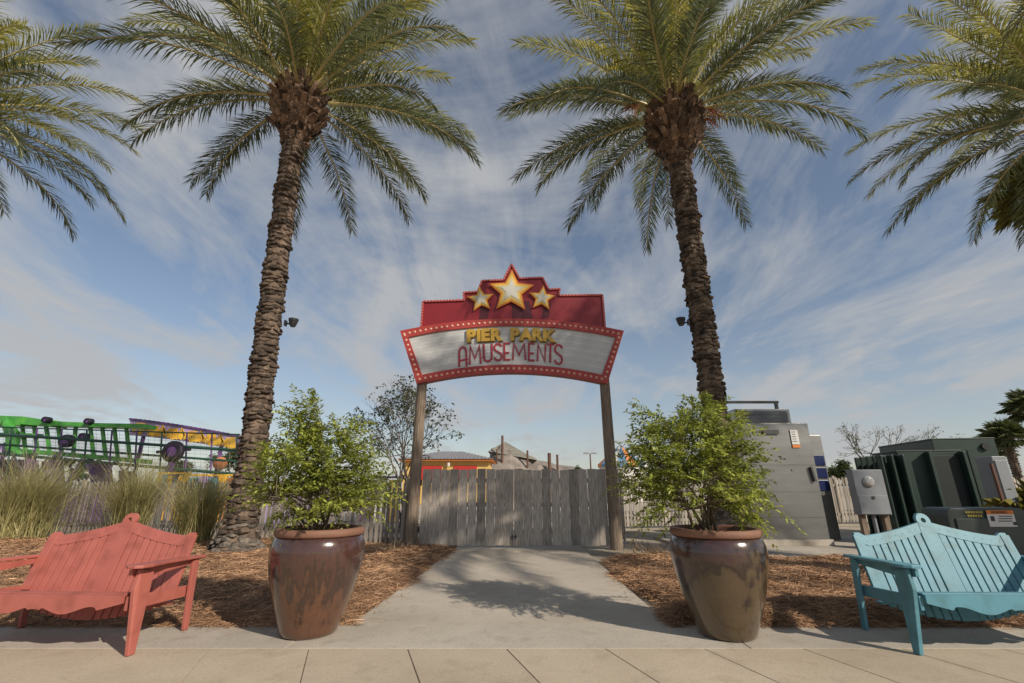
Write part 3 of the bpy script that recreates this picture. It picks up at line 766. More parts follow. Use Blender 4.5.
# ------------------------------------------------------------------ date palms
def make_frond(e0, bend, Lf, mat_leaf, seed, dens=124, lmax=0.84):
    r = np.random.default_rng(seed)
    n = 26
    t = np.linspace(0, 1, n)
    el = R(e0) - R(bend) * t ** 1.7
    side = np.cumsum(r.normal(0, 0.006, n)) + R(r.uniform(-7, 7)) * t
    dx = np.cos(el) * Lf / (n - 1); dz = np.sin(el) * Lf / (n - 1)
    X = np.concatenate([[0], np.cumsum(dx[:-1])]); Z = np.concatenate([[0], np.cumsum(dz[:-1])])
    Yp = np.concatenate([[0], np.cumsum((np.sin(side) * Lf / (n - 1))[:-1])])
    P = np.stack([X, Yp, Z], -1)
    b = MB()
    rad = 0.035 * (1 - t) ** 0.8 + 0.005; rad[0] = 0.065; rad[1] = 0.048
    b.tube([Vector(p) for p in P], list(rad), 5)
    b.slot(1)
    for i in range(dens):
        tt = 0.11 + 0.885 * (i + r.uniform(-.3, .3)) / dens
        k = min(max(tt, 0.0), 0.9999) * (n - 1); j = int(k); fr = k - j
        p = Vector(P[j] * (1 - fr) + P[min(j + 1, n - 1)] * fr)
        tan = Vector((math.cos(el[j]), math.sin(side[j]), math.sin(el[j]))).normalized()
        up = Vector((-math.sin(el[j]), 0, math.cos(el[j])))
        sd = tan.cross(up).normalized()
        ll = lmax * min(1.0, 0.25 + tt * 3.0) * (1 - 0.5 * max(0, tt - .6) / .4) * r.uniform(.85, 1.1)
        for s in (-1, 1):
            fa = R(60 - 30 * tt + r.normal(0, 7))
            va = R(r.choice((6, 26, 42)) + r.normal(0, 8)) * (1 - .3 * tt)
            d = tan * math.cos(fa) + (sd * s * math.cos(va) + up * math.sin(va)) * math.sin(fa)
            d = (d + Vector((0, 0, -0.08))).normalized()
            d2 = (d + Vector((0, 0, -0.34 - 0.25 * r.random()))).normalized()
            wv = d.cross(Vector((r.normal(0, .35), r.normal(0, .35), 1)))
            if wv.length < 1e-3: wv = sd
            wv.normalize(); w = 0.0155 * (0.6 + 0.4 * ll / lmax)
            m1 = p + d * ll * .45; e = p + d * ll * .45 + d2 * ll * .55
            b.add([p - wv * w * .55, p + wv * w * .55, m1 + wv * w, m1 - wv * w, e], [(0, 1, 2, 3), (3, 2, 4)])
    o = b.build('frond', [M['petiole'], mat_leaf])
    me = o.data
    bpy.data.objects.remove(o)
    return me
VAR = []
spec = [(86, 18, 3.6, 'frondnew'), (80, 26, 4.5, 'frondnew'), (72, 34, 5.0, 'frondnew'), (64, 42, 5.3, 'frond'), (56, 48, 5.5, 'frond'), (47, 54, 5.5, 'frond'),
        (38, 58, 5.5, 'frond'), (28, 60, 5.4, 'frond'), (18, 60, 5.2, 'frondold'), (8, 58, 5.0, 'frondold'), (-3, 54, 4.8, 'frondold'), (-14, 50, 4.5, 'frondold')]
for i, (e, bd, lf, m) in enumerate(spec):
    VAR.append([make_frond(e + q * 3, bd + q * 8, lf, M[m], 100 + i * 3 + q) for q in (0, 1)])
VCOUNT = [4, 4, 5, 5, 5, 5, 5, 5, 5, 5, 5, 4]

def interp(pts, t):
    k = t * (len(pts) - 1); j = min(int(k), len(pts) - 2); f = k - j
    # catmull-rom
    p0, p1, p2, p3 = (Vector(pts[max(j - 1, 0)]), Vector(pts[j]), Vector(pts[j + 1]), Vector(pts[min(j + 2, len(pts) - 1)]))
    return 0.5 * ((2 * p1) + (p2 - p0) * f + (2 * p0 - 5 * p1 + 4 * p2 - p3) * f * f + (3 * p1 - p0 - 3 * p2 + p3) * f ** 3)
def date_palm(base, path, r0, r1, rboot, hboot, label, fscale=1.0, seed=1, rz=0.0, fruit=False, flare=2.3):
    rr = random.Random(seed)
    root = thing('date_palm', label, 'palm tree', (base[0], base[1], 0), 0, 'tall date palms')
    B = Vector((base[0], base[1], 0))
    path = [Vector(p) - B for p in path]
    Ltot = sum((path[i + 1] - path[i]).length for i in range(len(path) - 1))
    b = MB()
    def rad(z):
        f = r0 + (r1 - r0) * z / Ltot
        return f * (1 + (flare - 1) * math.exp(-z / 0.7))
    N = 60
    pts = [interp(path, i / N) for i in range(N + 1)]
    b.tube(pts, [rad(Ltot * i / N) * 0.97 for i in range(N + 1)], 20)
    row = 0.105; nr = int(Ltot / row)                              # spiral of old leaf scars: narrow below, wide ragged lip above
    for i in range(nr):
        t = (i + .5) / nr; c = interp(path, t); ax = (interp(path, min(1, t + .01)) - interp(path, max(0, t - .01))).normalized()
        rads = rad(Ltot * t); na = max(8, int(2 * PI * rads / 0.19))
        x = ax.cross(Vector((0, 1, 0))).normalized(); y = ax.cross(x)
        b.slot(1 if Ltot * t < 1.05 + rr.uniform(-.4, .4) else 0)
        tw = i * 0.37
        band = 1 + .5 * math.sin(i * .9 + 1.3 * math.sin(i * .31))
        for k in range(na):
            a = tw + 2 * PI * (k + rr.uniform(-.2, .2)) / na
            A_ = lambda q: x * math.cos(a + q) + y * math.sin(a + q)
            dw = PI / na * rr.uniform(.85, 1.5); pr = rr.uniform(.018, .06) * band * (.55 if Ltot * t < 1.2 else 1) + (.04 if rr.random() < .07 else 0)
            zc = rr.uniform(-.05, .05) + row * (k / na - .5); hh = row * rr.uniform(.35, .9)
            n5 = 5; R4 = [[], [], [], []]
            for q in range(n5):
                f = q / (n5 - 1) * 2 - 1
                jz = rr.uniform(-.02, .02); jr = rr.uniform(-.016, .016); ed = 1 - .55 * f * f
                R4[0].append(c + A_(f * dw * .8) * rads * .94 + ax * (zc - .045 + .03 * f * f))
                R4[1].append(c + A_(f * dw * .95) * (rads + pr * ed + jr) + ax * (zc + .02 * f * f + jz * .6))
                R4[2].append(c + A_(f * dw) * (rads + pr * ed * rr.uniform(.5, 1.1) + jr * .5) + ax * (zc + hh * ed + jz))
                R4[3].append(c + A_(f * dw) * (rads * .92) + ax * (zc + hh * ed + .03))
            vs = sum(R4, []); fs = []
            for m_ in range(3):
                for q in range(n5 - 1): fs.append((m_ * n5 + q, m_ * n5 + q + 1, (m_ + 1) * n5 + q + 1, (m_ + 1) * n5 + q))
            b.add(vs, fs)
    b.build('trunk', [M['trunk'], M['trunkgrey']], root)
    # swollen head of cut leaf bases
    topc = path[-1]
    b = MB()
    prof = [(r1, -hboot - .35), (r1 * 1.12, -hboot), (rboot * .84, -hboot * .74), (rboot, -hboot * .4), (rboot * .92, 0), (rboot * .55, .3), (0.05, .5)]
    b.lathe([(r * .88, z) for r, z in prof], 20, topc)
    def rb(z):
        for (ra, za), (rb_, zb_) in zip(prof[:-1], prof[1:]):
            if za <= z <= zb_: return ra + (rb_ - ra) * (z - za) / (zb_ - za)
        return prof[0][0]
    z = -hboot - .3; i = 0
    while z < 0.25:
        rads = rb(z); na = max(8, int(2 * PI * rads / 0.24))
        for k in range(na):
            a = 2 * PI * (k + .5 * (i % 2) + rr.uniform(-.12, .12)) / na
            u = Vector((math.cos(a), math.sin(a), 0)); tg = Vector((-u.y, u.x, 0))
            ln = rr.uniform(.13, .38) * (0.6 if z < -hboot * .8 else 1); el = R(rr.uniform(25, 68)); w = rr.uniform(.07, .11)
            d = u * math.cos(el) + Vector((0, 0, 1)) * math.sin(el); nn = -u * math.sin(el) + Vector((0, 0, 1)) * math.cos(el)
            p = topc + u * rads * .86 + Vector((0, 0, z)); q = p + d * ln
            b.add([p - tg * w - nn * .05, p + tg * w - nn * .05, p + tg * w + nn * .05, p - tg * w + nn * .05,
                   q - tg * w * .75 - nn * .035, q + tg * w * .75 - nn * .035, q + tg * w * .6 + nn * .035, q - tg * w * .6 + nn * .035],
                  [(0, 1, 5, 4), (1, 2, 6, 5), (2, 3, 7, 6), (3, 0, 4, 7), (4, 5, 6, 7)])
        z += 0.115; i += 1
    b.build('leaf_base_head', M['boot'], root)
    k = 0
    for vi, cnt in enumerate(VCOUNT):
        for q in range(cnt):
            me = VAR[vi][rr.randrange(2)]
            o = bpy.data.objects.new('frond', me); COL.objects.link(o); o.parent = root
            az = rz + k * 2.39996 + rr.uniform(-.18, .18); k += 1
            e = spec[vi][0]
            rr_ = rboot * (0.15 + 0.6 * math.cos(R(max(e, 0))))
            o.location = topc + Vector((math.cos(az) * rr_, math.sin(az) * rr_, 0.32 - 0.42 * (1 - max(e, -15) / 86)))
            o.rotation_euler = (R(rr.uniform(-12, 12)), R(rr.uniform(-3, 3)), az)
            s = fscale * rr.uniform(.92, 1.06); o.scale = (s, s, s)
    if fruit:
        for az in fruit:
            b = MB(); u = Vector((math.cos(az), math.sin(az), 0)); p = topc + u * rboot * .85 + Vector((0, 0, .1))
            st = [p, p + u * .35 + Vector((0, 0, .1)), p + u * .6 + Vector((0, 0, -.1))]
            b.tube(st, [.025, .02, .015], 6)
            for m in range(26):
                d = (u * rr.uniform(.2, 1) + Vector((rr.gauss(0, .4), rr.gauss(0, .4), rr.uniform(-1.1, .2)))).normalized() * rr.uniform(.3, .6)
                q = st[1].lerp(st[2], rr.random()); b.tube([q, q + d * .6, q + d + Vector((0, 0, -.08))], .007, 4)
            b.build('fruit_stalk', M['fruit'], root)
    return root
YL, YR = 10.8, 11.1
lp = [at(237, 550, YL), at(253, 450, YL), at(268, 330, YL), at(284, 210, YL), at(301, 97, YL)]
lp[0].z = -0.05
palmL = date_palm((lp[0].x, YL), lp, 0.265, 0.27, 0.70, 1.5, 'tall date palm with a dark rough trunk behind the coral bench, left of the gate', 1.0, 11, 0.4)
rp_ = [at(733, 551, YR), at(712, 390, YR), at(699, 300, YR), at(686, 210, YR), at(672, 112, YR)]
rp_[0].z = -0.05
palmR = date_palm((rp_[0].x, YR), rp_, 0.255, 0.30, 0.78, 1.65, 'tall date palm with orange fruit stalks, rising behind the olive brown pot', 0.97, 23, 1.5, fruit=(0.0, 0.25, 3.3))
date_palm((-18.0, 10.9), [(-18.0, 10.9, 0), (-18.05, 10.9, 6), (-18.1, 10.9, 12.4)], .28, .3, .74, 1.4, 'date palm at the left edge with only drooping fronds in view', 1.0, 31, 2.2)
date_palm((17.1, 11.2), [(17.1, 11.2, 0), (17.1, 11.2, 6), (17.2, 11.2, 12.5)], .28, .3, .74, 1.4, 'date palm at the right edge with long drooping fronds above the transformers', 1.02, 47, 0.9)

date_palm((11.6, 1.9), [(11.6, 1.9, 0), (11.7, 1.9, 5.2), (11.8, 1.9, 10.3)], .32, .34, .74, 1.4, 'date palm standing nearest the sidewalk, right of the benches', 1.0, 53, 0.2)

# small floodlights strapped to the palms
def floodlight(p, side, label):
    t = thing('floodlight', label, 'floodlight', p, 0, 'floodlights strapped to the palm trunks')
    b = MB(); b.tube([(-side * .16, 0, .02), (0, 0, 0)], .022, 8); b.box((-side * .14, 0, .02), (.04, .1, .14)); b.build('bracket', M['black'], t)
    b = MB()
    Mx = Matrix.Rotation(R(20) * side, 3, 'Y')
    prof = [(0.06, -0.1), (0.085, -0.04), (0.115, 0.06), (0.12, 0.1)]
    b.lathe(prof, 16, (side * .05, 0, .03)); b.add([(side * .05 + .06 * math.cos(2 * PI * k / 16), .06 * math.sin(2 * PI * k / 16), -.07) for k in range(16)], [tuple(range(15, -1, -1))])
    b.build('housing', M['black'], t)
    b = MB(); b.add([(side * .05 + .112 * math.cos(2 * PI * k / 16), .112 * math.sin(2 * PI * k / 16), .115) for k in range(16)], [tuple(range(16))]); b.build('lens', M['glass'], t)
    b = MB(); b.box((side * .05, -.0, .06), (.03, .27, .02)); b.build('yoke', M['black'], t)
floodlight(at(291, 324, YL - .1), 1, 'small black floodlight strapped to the palm behind the coral bench')
floodlight(at(683, 323, YR - .1), -1, 'small black floodlight strapped to the palm with orange fruit stalks')

# ------------------------------------------------------------------ pots and shrubs
def pot(loc, m, label):
    t = thing('planter_pot', label, 'planter pot', loc, 0, 'large glazed planter pots flanking the path')
    b = MB()
    prof = [(0.0, 0.0), (0.245, 0.0), (0.262, 0.012), (0.278, 0.05), (0.322, 0.18), (0.376, 0.34), (0.420, 0.50), (0.448, 0.64), (0.456, 0.72), (0.452, 0.79), (0.436, 0.845), (0.415, 0.875), (0.405, 0.885)]
    b.lathe(prof, 64); b.build('body', m, t, smooth=True)
    b = MB()
    b.lathe([(0.402, 0.876), (0.425, 0.880), (0.436, 0.895), (0.437, 0.925), (0.428, 0.946), (0.413, 0.952), (0.375, 0.95), (0.367, 0.93), (0.362, 0.80)], 64)
    b.build('rim', M['terracotta'], t, smooth=True)
    b = MB()
    b.lathe([(0.0, 0.885), (0.15, 0.89), (0.28, 0.87), (0.366, 0.86)], 32); b.build('soil', M['soil'], t, smooth=True)
    return t
PL, PR = Vector((-1.98, 5.08, 0.004)), Vector((2.07, 5.02, 0.004))
pot(PL, M['glazerust'], 'tall glazed pot streaked rust and brown beside the coral bench')
pot(PR, M['glazeolive'], 'tall glazed pot in olive and dark brown beside the turquoise bench')

def leaf_cloud(sprays, rg, nleaf, llen, lwid, spray_len, droop=0.35):
    """sprays: list of (point, dir). pinnate sprays of narrow leaves"""
    V, F = [], []
    for p, d in sprays:
        d = d.normalized()
        s0 = d.cross(Vector((rg.gauss(0, .3), rg.gauss(0, .3), 1)))
        if s0.length < 1e-3: s0 = Vector((1, 0, 0))
        s0.normalize()
        up = s0.cross(d)
        ln = spray_len * rg.uniform(.6, 1.25)
        for i in range(nleaf):
            f = (i + .5) / nleaf
            q = p + d * ln * f + Vector((0, 0, -droop * ln * f * f))
            sgn = 1 if i % 2 else -1
            ld = (d * rg.uniform(.35, .9) + s0 * sgn * rg.uniform(.5, 1) + up * rg.gauss(0, .45) + Vector((0, 0, -.15))).normalized()
            l = llen * rg.uniform(.6, 1.2) * (1 - .35 * f); w = lwid * rg.uniform(.7, 1.2)
            n = ld.cross(Vector((rg.gauss(0, .6), rg.gauss(0, .6), 1)))
            if n.length < 1e-3: continue
            n.normalize()
            o = len(V)
            V += [q, q + ld * l * .45 + n * w, q + ld * l + Vector((0, 0, -l * .15)), q + ld * l * .45 - n * w]
            F.append((o, o + 1, o + 2, o + 3))
    return np.array([tuple(v) for v in V]), np.array(F)
def shrub(loc, lobes, nspray, label, seed):
    rg = random.Random(seed)
    t = thing('potted_shrub', label, 'shrub', loc, 0, 'leafy shrubs growing in the pots')
    st = MB(); sprays = []
    wts = [l[6] for l in lobes]
    mains = []
    for i in range(11):
        lb = rg.choices(lobes, wts)[0]
        a = rg.uniform(0, 2 * PI)
        p0 = Vector((rg.gauss(0, .06), rg.gauss(0, .06), 0))
        p3 = Vector((lb[0] * .8 + rg.gauss(0, lb[3] * .25), lb[1] + rg.gauss(0, lb[4] * .25), lb[2] + rg.gauss(0, lb[5] * .25)))
        p1 = p0.lerp(p3, .3) + Vector((rg.gauss(0, .04), rg.gauss(0, .04), .1)); p2 = p0.lerp(p3, .66) + Vector((rg.gauss(0, .05), rg.gauss(0, .05), .07))
        st.tube([p0, p1, p2, p3], [.016, .012, .008, .004], 6); mains.append((p1, p2, p3))
    nodes = [q for mm in mains for q in mm[0:3]] + [mm[1].lerp(mm[2], .5) for mm in mains]
    for i in range(nspray):
        lb = rg.choices(lobes, wts)[0]
        while True:
            v = Vector((rg.uniform(-1, 1), rg.uniform(-1, 1), rg.uniform(-1, 1)))
            if 0.02 < v.length < 1: break
        v = v * (v.length ** -0.35)
        p = Vector((lb[0] + v.x * lb[3], lb[1] + v.y * lb[4], lb[2] + v.z * lb[5]))
        if p.z < 0.02: p.z = 0.05 + rg.random() * .2
        nd = min(nodes, key=lambda q: (q - p).length + (0.25 if q.z > p.z else 0))
        if (nd - p).length > 0.5: p = nd.lerp(p, 0.5 / (nd - p).length * rg.uniform(.8, 1.25))
        m_ = nd.lerp(p, .5) + Vector((rg.gauss(0, .02), rg.gauss(0, .02), .02))
        if i % 2 == 0: st.tube([nd, m_, p], [.004, .003, .002], 4)
        d = (p - nd).normalized() + Vector((rg.gauss(0, .35), rg.gauss(0, .35), rg.gauss(.45, .4)))
        sprays.append((p, d))
        if i % 3 == 0: sprays.append((m_, d + Vector((rg.gauss(0, .5), rg.gauss(0, .5), rg.gauss(0, .3)))))
    st.build('stems', M['twig'], t, smooth=True)
    t.scale = (1.12, 1.08, 1.1)
    V, F = leaf_cloud(sprays, rg, 17, 0.07, 0.0105, 0.25)
    bulk('foliage', V, F, M['shrubleaf'], t)
    return t
# lobes: x, y, z, rx, ry, rz, weight
shrub(PL + Vector((-.06, 0, .88)), [(-.20, 0, .98, .15, 0.23, .34, 1.5), (-.20, 0, .60, .33, 0.49, .30, 2.6), (.22, 0, .60, .26, 0.41, .34, 2.1), (.24, 0, .92, .12, 0.19, .2, .4), (.0, -.05, .32, .44, 0.55, .20, 1.9),
      (-.42, 0, .40, .22, 0.36, .18, 1.0), (.40, 0, .38, .20, 0.32, .22, .8), (-.05, .1, .92, .18, 0.20, .16, .3)], 600, 'loose bright green shrub with two tall shoots in the rust streaked pot', 3)
shrub(PR + Vector((-.10, 0, .88)), [(-.14, 0, .72, .38, 0.52, .32, 3.2), (.16, 0, .80, .32, 0.46, .32, 2.4), (-.42, 0, .54, .26, 0.38, .28, 1.5), (.0, -.05, .42, .44, 0.58, .22, 1.8),
      (.34, 0, .28, .18, 0.32, .14, 1.0), (-.40, 0, .24, .2, 0.29, .14, .5), (.36, .0, .62, .14, 0.20, .18, .5), (-.40, 0, 1.0, .12, 0.17, .16, .35), (.1, 0, 1.06, .2, 0.22, .15, .5)], 700, 'rounded bright green shrub with a few upright sprigs in the olive brown pot', 9)

# ------------------------------------------------------------------ benches
def bench(loc, rz, m, label):
    t = thing('garden_bench', label, 'bench', loc, rz, 'painted garden benches facing the sidewalk')
    # local: x along the width, -y towards the viewer, origin on the ground under the middle of the seat
    hw = 0.78
    lean = R(17)
    by0, bz0 = 0.19, 0.43                                          # where the back meets the seat
    def B(v): return Vector((v.x, by0 + v.z * math.sin(lean) + v.y, bz0 + v.z * math.cos(lean)))
    def ztop(x):                                                   # scalloped top rail, peak in the middle
        a = abs(x) / hw
        return 0.445 + 0.16 * (1 - a) ** 1.6 + (0.035 if a > .93 else 0)
    bk = MB()
    n = 15; wslat = 0.073
    for s in (-1, 1):
        for k in range(8):
            xc = s * (0.125 + 0.0785 * k)
            if abs(xc) > 0.7: continue
            zt = ztop(xc) - 0.03
            zl = -0.31 + 0.15 * (abs(xc) / hw) ** 2
            bk.prism([(xc - wslat / 2 + .004, zl), (xc + wslat / 2 - .004, zl), (xc + wslat / 2 - .004, zt), (xc - wslat / 2 + .004, zt)], 0.02, B)
    bk.build('backrest', m, t, bevel=0.003)
    bb = MB(); bb.prism([(-.085, -.31), (.085, -.31), (.085, .46), (.07, .575), (-.07, .575), (-.085, .46)], .026, lambda v: B(v + Vector((0, -.008, 0)))); bb.build('back_splat', m, t, bevel=0.004)
    for s in (-1, 1):
        tr = MB()
        xs = [s * hw * (0.06 + 0.94 * i / 14) for i in range(15)]
        for a, c in zip(xs[:-1], xs[1:]):
            hA, hB = 0.10, 0.10
            q = [(a, ztop(a * .999) - hA), (c, ztop(c * .999) - hB), (c, ztop(c * .999)), (a, ztop(a * .999))]
            if s < 0: q = [q[1], q[0], q[3], q[2]]
            tr.prism(q, .03, lambda v: B(v + Vector((0, -.005, 0))))
        tr.build('top_rail', m, t)
    rg_ = MB()                                                      # round finial with a hole
    ro, ri, zc = 0.071, 0.025, 0.607
    nn = 24; vs, fs = [], []
    for y in (-.0095, .028):
        for r_ in (ro, ri):
            for k in range(nn):
                a = 2 * PI * k / nn; vs.append(B(Vector((r_ * math.cos(a), y, zc + r_ * math.sin(a)))))
    for k in range(nn):
        j = (k + 1) % nn
        fs += [(k, j, nn + j, nn + k), (2 * nn + k, 3 * nn + k, 3 * nn + j, 2 * nn + j), (k, 2 * nn + k, 2 * nn + j, j), (nn + k, nn + j, 3 * nn + j, 3 * nn + k)]
    rg_.add(vs, fs); rg_.build('finial', m, t)
    for s in (-1, 1):                                               # back stiles
        st = MB(); x0 = s * .755
        st.prism([(x0 - .045, -.06), (x0 + .045, -.06), (x0 + .045, .46), (x0 - .045, .46)], .035, lambda v: B(v + Vector((0, -.011, 0)))); st.build('back_stile', m, t, bevel=.004)
    se = MB()
    for k in range(7):
        y0 = -.38 + .088 * k; z = .45 - .03 * k
        se.box((0, y0 + .042, z), (2 * hw - .02, .082, .022))
    se.build('seat', m, t, bevel=.004)
    sw = MB()
    for s in (-1, 1):
        for k in range(8):
            xc = s * (0.125 + 0.0785 * k)
            if abs(xc) > 0.7: continue
            c = B(Vector((xc, -.0065, ztop(xc) - .05)))
            sw.add([c + Vector((.0035 * math.cos(2 * PI * q / 8), -.001, .0035 * math.sin(2 * PI * q / 8))) for q in range(8)], [tuple(range(8))])
    tag(sw.build('screw_heads', M['steeldark'], t), kind='stuff')
    ap = MB()                                                       # scalloped front board
    N = 60; tp, bt = [], []
    for i in range(N + 1):
        x = -hw + 2 * hw * i / N; a = abs(x) / hw
        z = .335 + .03 * math.cos(a * 2 * PI * 1.5) * (1 if a < .85 else .3) - (.022 if a < .09 else 0)
        if a > .72: z = .335 + .055 * (a - .72) / .28
        tp.append((x, .455)); bt.append((x, z))
    strip_panel(ap, tp, bt, -.418, -.39); ap.build('apron', m, t)
    for s in (-1, 1):
        sr = MB(); sr.prism([(-.39, .33), (.32, .30), (.32, .40), (-.39, .44)], .03, lambda v, s=s: Vector((s * (hw + .025) + (v.y - .015), v.x, v.z))); sr.build('side_rail', m, t, bevel=.004)
        fl = MB()                                                   # front leg: broad board tapering to the foot
        fl.prism([(-.40, 0), (-.33, 0), (-.25, .62), (-.405, .66), (-.43, .5)], .036, lambda v, s=s: Vector((s * (hw + .085 + .05 * (v.z < .3)) + (v.y - .018), v.x, v.z))); fl.build('front_leg', m, t, bevel=.005)
        rl = MB()
        rl.prism([(.31, 0), (.37, 0), (.34, .66), (.26, .64)], .034, lambda v, s=s: Vector((s * (hw + .075) + (v.y - .017), v.x, v.z))); rl.build('rear_leg', m, t, bevel=.005)
        ar = MB()                                                   # arm, broad and rounded at the front
        pl = [(-.07, -.46), (-.02, -.50), (.05, -.505), (.10, -.47), (.105, -.36), (.055, -.1), (.045, .40), (-.045, .40), (-.06, -.1)]
        pl = [(p[0] * s, p[1]) for p in pl]
        if s < 0: pl = pl[::-1]
        k0 = len(pl)
        f_ = lambda p, dz: Vector((s * (hw + .07) + p[0], p[1], .675 - .03 * (p[1] + .5) + dz))
        vs = [f_(p, 0) for p in pl] + [f_(p, .026) for p in pl]
        ar.add(vs, [tuple(range(k0 - 1, -1, -1)), tuple(range(k0, 2 * k0))] + [(i, (i + 1) % k0, k0 + (i + 1) % k0, k0 + i) for i in range(k0)])
        ar.build('armrest', m, t, bevel=.006)
        sb = MB(); sb.prism([(-.44, .66), (-.44, .60), (-.25, .57), (.30, .60), (.30, .645)], .03, lambda v, s=s: Vector((s * (hw + .04) + (v.y - .015), v.x, v.z))); sb.build('arm_support', m, t, bevel=.003)
    return t
bench((-4.11, 4.86, 0.004), R(-3.0), M['red'], 'coral red slatted garden bench left of the rust streaked pot')
bench((4.36, 4.82, 0.004), R(-1), M['blue'], 'turquoise slatted garden bench right of the olive brown pot')

# ------------------------------------------------------------------ electrical equipment
def local_text(s, size, mtx, m, name, parent, ext=0.0015):
    vs, fs = text_mesh(s, size, 0, ext)
    b = MB(); b.add([mtx @ v for v in vs], fs)
    return b.build(name, m, parent)
def front_mtx(x, y, z):                                             # text standing upright facing -y
    return Matrix.Translation((x, y, z)) @ Matrix.Rotation(PI / 2, 4, 'X')
CABZ = 1.05
cab = thing('electrical_cabinet', 'tall brushed stainless steel cabinet with louvred top behind the olive brown pot', 'electrical cabinet', (6.60, 11.7, 0.03))
b = MB(); b.box((0, .7, 1.43), (1.9, 1.4, 2.62)); b.build('body', M['steel'], cab, bevel=.012)
b = MB(); b.box((0, .7, .065), (2.02, 1.5, .13)); b.build('plinth', M['band'], cab, bevel=.01)
b = MB()
for z, hh in ((.36, .455), (.87, .545), (1.45, .595), (2.225, .935)): b.box((0, -.004, z), (1.84, .014, hh))
b.build('door', M['steel'], cab)
b = MB(); b.box((-.1, -.045, 2.52), (.42, .03, .10)); b.build('handle_recess', M['steeldark'], cab, bevel=.005)
b = MB(); b.box((.80, -.06, 1.55), (.06, .05, .34), Matrix.Rotation(R(-8), 3, 'Y')); b.build('handle', M['steeldark'], cab, bevel=.01)
b = MB(); b.box((-.15, .72, 2.92), (1.5, 1.2, .36)); b.slot(1)
for k in range(9): b.box((-.15, .10, 2.79 + .032 * k), (1.36, .05, .012), Matrix.Rotation(R(35), 3, 'X'))
b.build('top_vent', [M['steel'], M['greybox']], cab, bevel=.006)
b = MB(); b.box((-.5, .3, 3.30), (1.9, .06, .06)); b.box((.38, .3, 3.18), (.07, .07, .2)); b.box((-1.4, .3, 3.18), (.07, .07, .2)); b.build('lifting_rail', M['steeldark'], cab)
b = MB(); b.box((.52, -.03, 2.40), (.20, .008, .34)); b.slot(1); b.box((.52, -.031, 2.185), (.20, .008, .07)); b.slot(2)
for k in range(5): b.box((.50, -.036, 2.52 - .055 * k), (.12 - .02 * (k % 2), .004, .014))
b.build('notice_label', [M['white'], M['orange'], M['ink']], cab)
for k in range(2):
    b = MB(); b.box((-.30 + .62 * k, -.02, 1.64), (.07, .02, .03)); b.build('latch', M['steel'], cab)
cab.scale = (0.95, 1, CABZ)
cab.location.x += 0.04
cab2 = thing('side_cabinet', 'narrow steel cabinet with three navy squares behind the stainless cabinet', 'electrical cabinet', (8.25, 12.9, 0.03))
b = MB(); b.box((0, .4, 1.35), (.72, .8, 2.7)); b.build('body', M['steel'], cab2, bevel=.01)
for k in range(3):
    b = MB(); b.box((.17, -.01, 2.02 - .33 * k), (.3, .03, .27)); b.build('window', M['navy'], cab2, bevel=.006)

mt = thing('meter_box', 'light grey meter box with a round dial on two posts', 'meter box', (6.83, 9.1, 0), R(-3))
b = MB(); b.box((0, .1, 1.26), (.56, .2, .82)); b.build('housing', M['greybox'], mt, bevel=.012)
b = MB(); b.box((0, -.004, 1.03), (.54, .012, .33)); b.build('lower_door', M['greybox'], mt, bevel=.004)
b = MB()
pr = [(.10, 0), (.102, -.02), (.088, -.028), (.082, -.045), (.062, -.056), (.001, -.06)]
vs, fs = [], []
for r_, y in pr:
    for k in range(24): vs.append((-.02 + r_ * math.cos(2 * PI * k / 24), y, 1.45 + r_ * math.sin(2 * PI * k / 24)))
for i in range(5):
    for k in range(24): fs.append((i * 24 + k, i * 24 + (k + 1) % 24, (i + 1) * 24 + (k + 1) % 24, (i + 1) * 24 + k))
b.add(vs, fs); b.build('dial', M['glass'], mt, smooth=True)
b = MB(); b.box((0, -.016, 1.16), (.05, .02, .05)); b.build('latch', M['steeldark'], mt)
for x in (-.2, .22):
    b = MB(); b.box((x, .12, .43), (.09, .09, .86)); b.build('post', M['postwood'], mt)
b = MB(); b.tube([(.0, .1, 0), (.0, .1, .86)], .035, 10); b.build('conduit', M['greybox'], mt)

tr = thing('power_transformer', 'large dark green padmount transformer with cooling fins beside the meter box', 'transformer', (11.31, 12.5, 0.0), R(-12))
tr.scale = (1.19, 1.19, 1.085)
b = MB(); b.box((.6, 1.1, 1.18), (1.2, 2.2, 2.36)); b.build('tank', M['green'], tr, bevel=.015)
b = MB(); b.box((.6, 1.1, 2.375), (1.22, 2.22, .04)); b.build('lid', M['green'], tr, bevel=.012)
b = MB(); b.box((-.66, -.45, 1.02), (1.16, .98, 2.0)); b.build('side_tank', M['green'], tr, bevel=.02)
b = MB(); b.box((-.66, -.45, 2.03), (1.18, 1.0, .035)); b.build('lid', M['green'], tr, bevel=.01)
b = MB(); b.box((-.42, -.957, 1.02), (.52, .03, 1.8)); b.build('recess_panel', M['darkgreen'], tr, bevel=.006)
for x in (-.72, -.12):
    b = MB(); b.box((x, -1.02, 1.02), (.06, .16, 1.96)); b.build('recess_frame', M['green'], tr, bevel=.01)
for k in range(4):
    b = MB(); b.box((-1.46, -.86 + .25 * k, 1.0), (.44, .05, 1.9)); b.build('radiator_fin', M['green'], tr, bevel=.02)
for k in range(3):
    b = MB(); b.box((-1.62 + .2 * k, -1.01, 1.0), (.05, .2, 1.9)); b.build('radiator_fin', M['green'], tr, bevel=.02)
b = MB(); b.tube([(.98, -.05, 2.18), (.98, .02, 2.18)], .08, 14); b.build('lifting_lug', M['black'], tr)
b = MB(); b.box((1.07, -.02, 1.5), (.16, .04, .2)); b.build('notice_plate', M['greybox'], tr, bevel=.004)
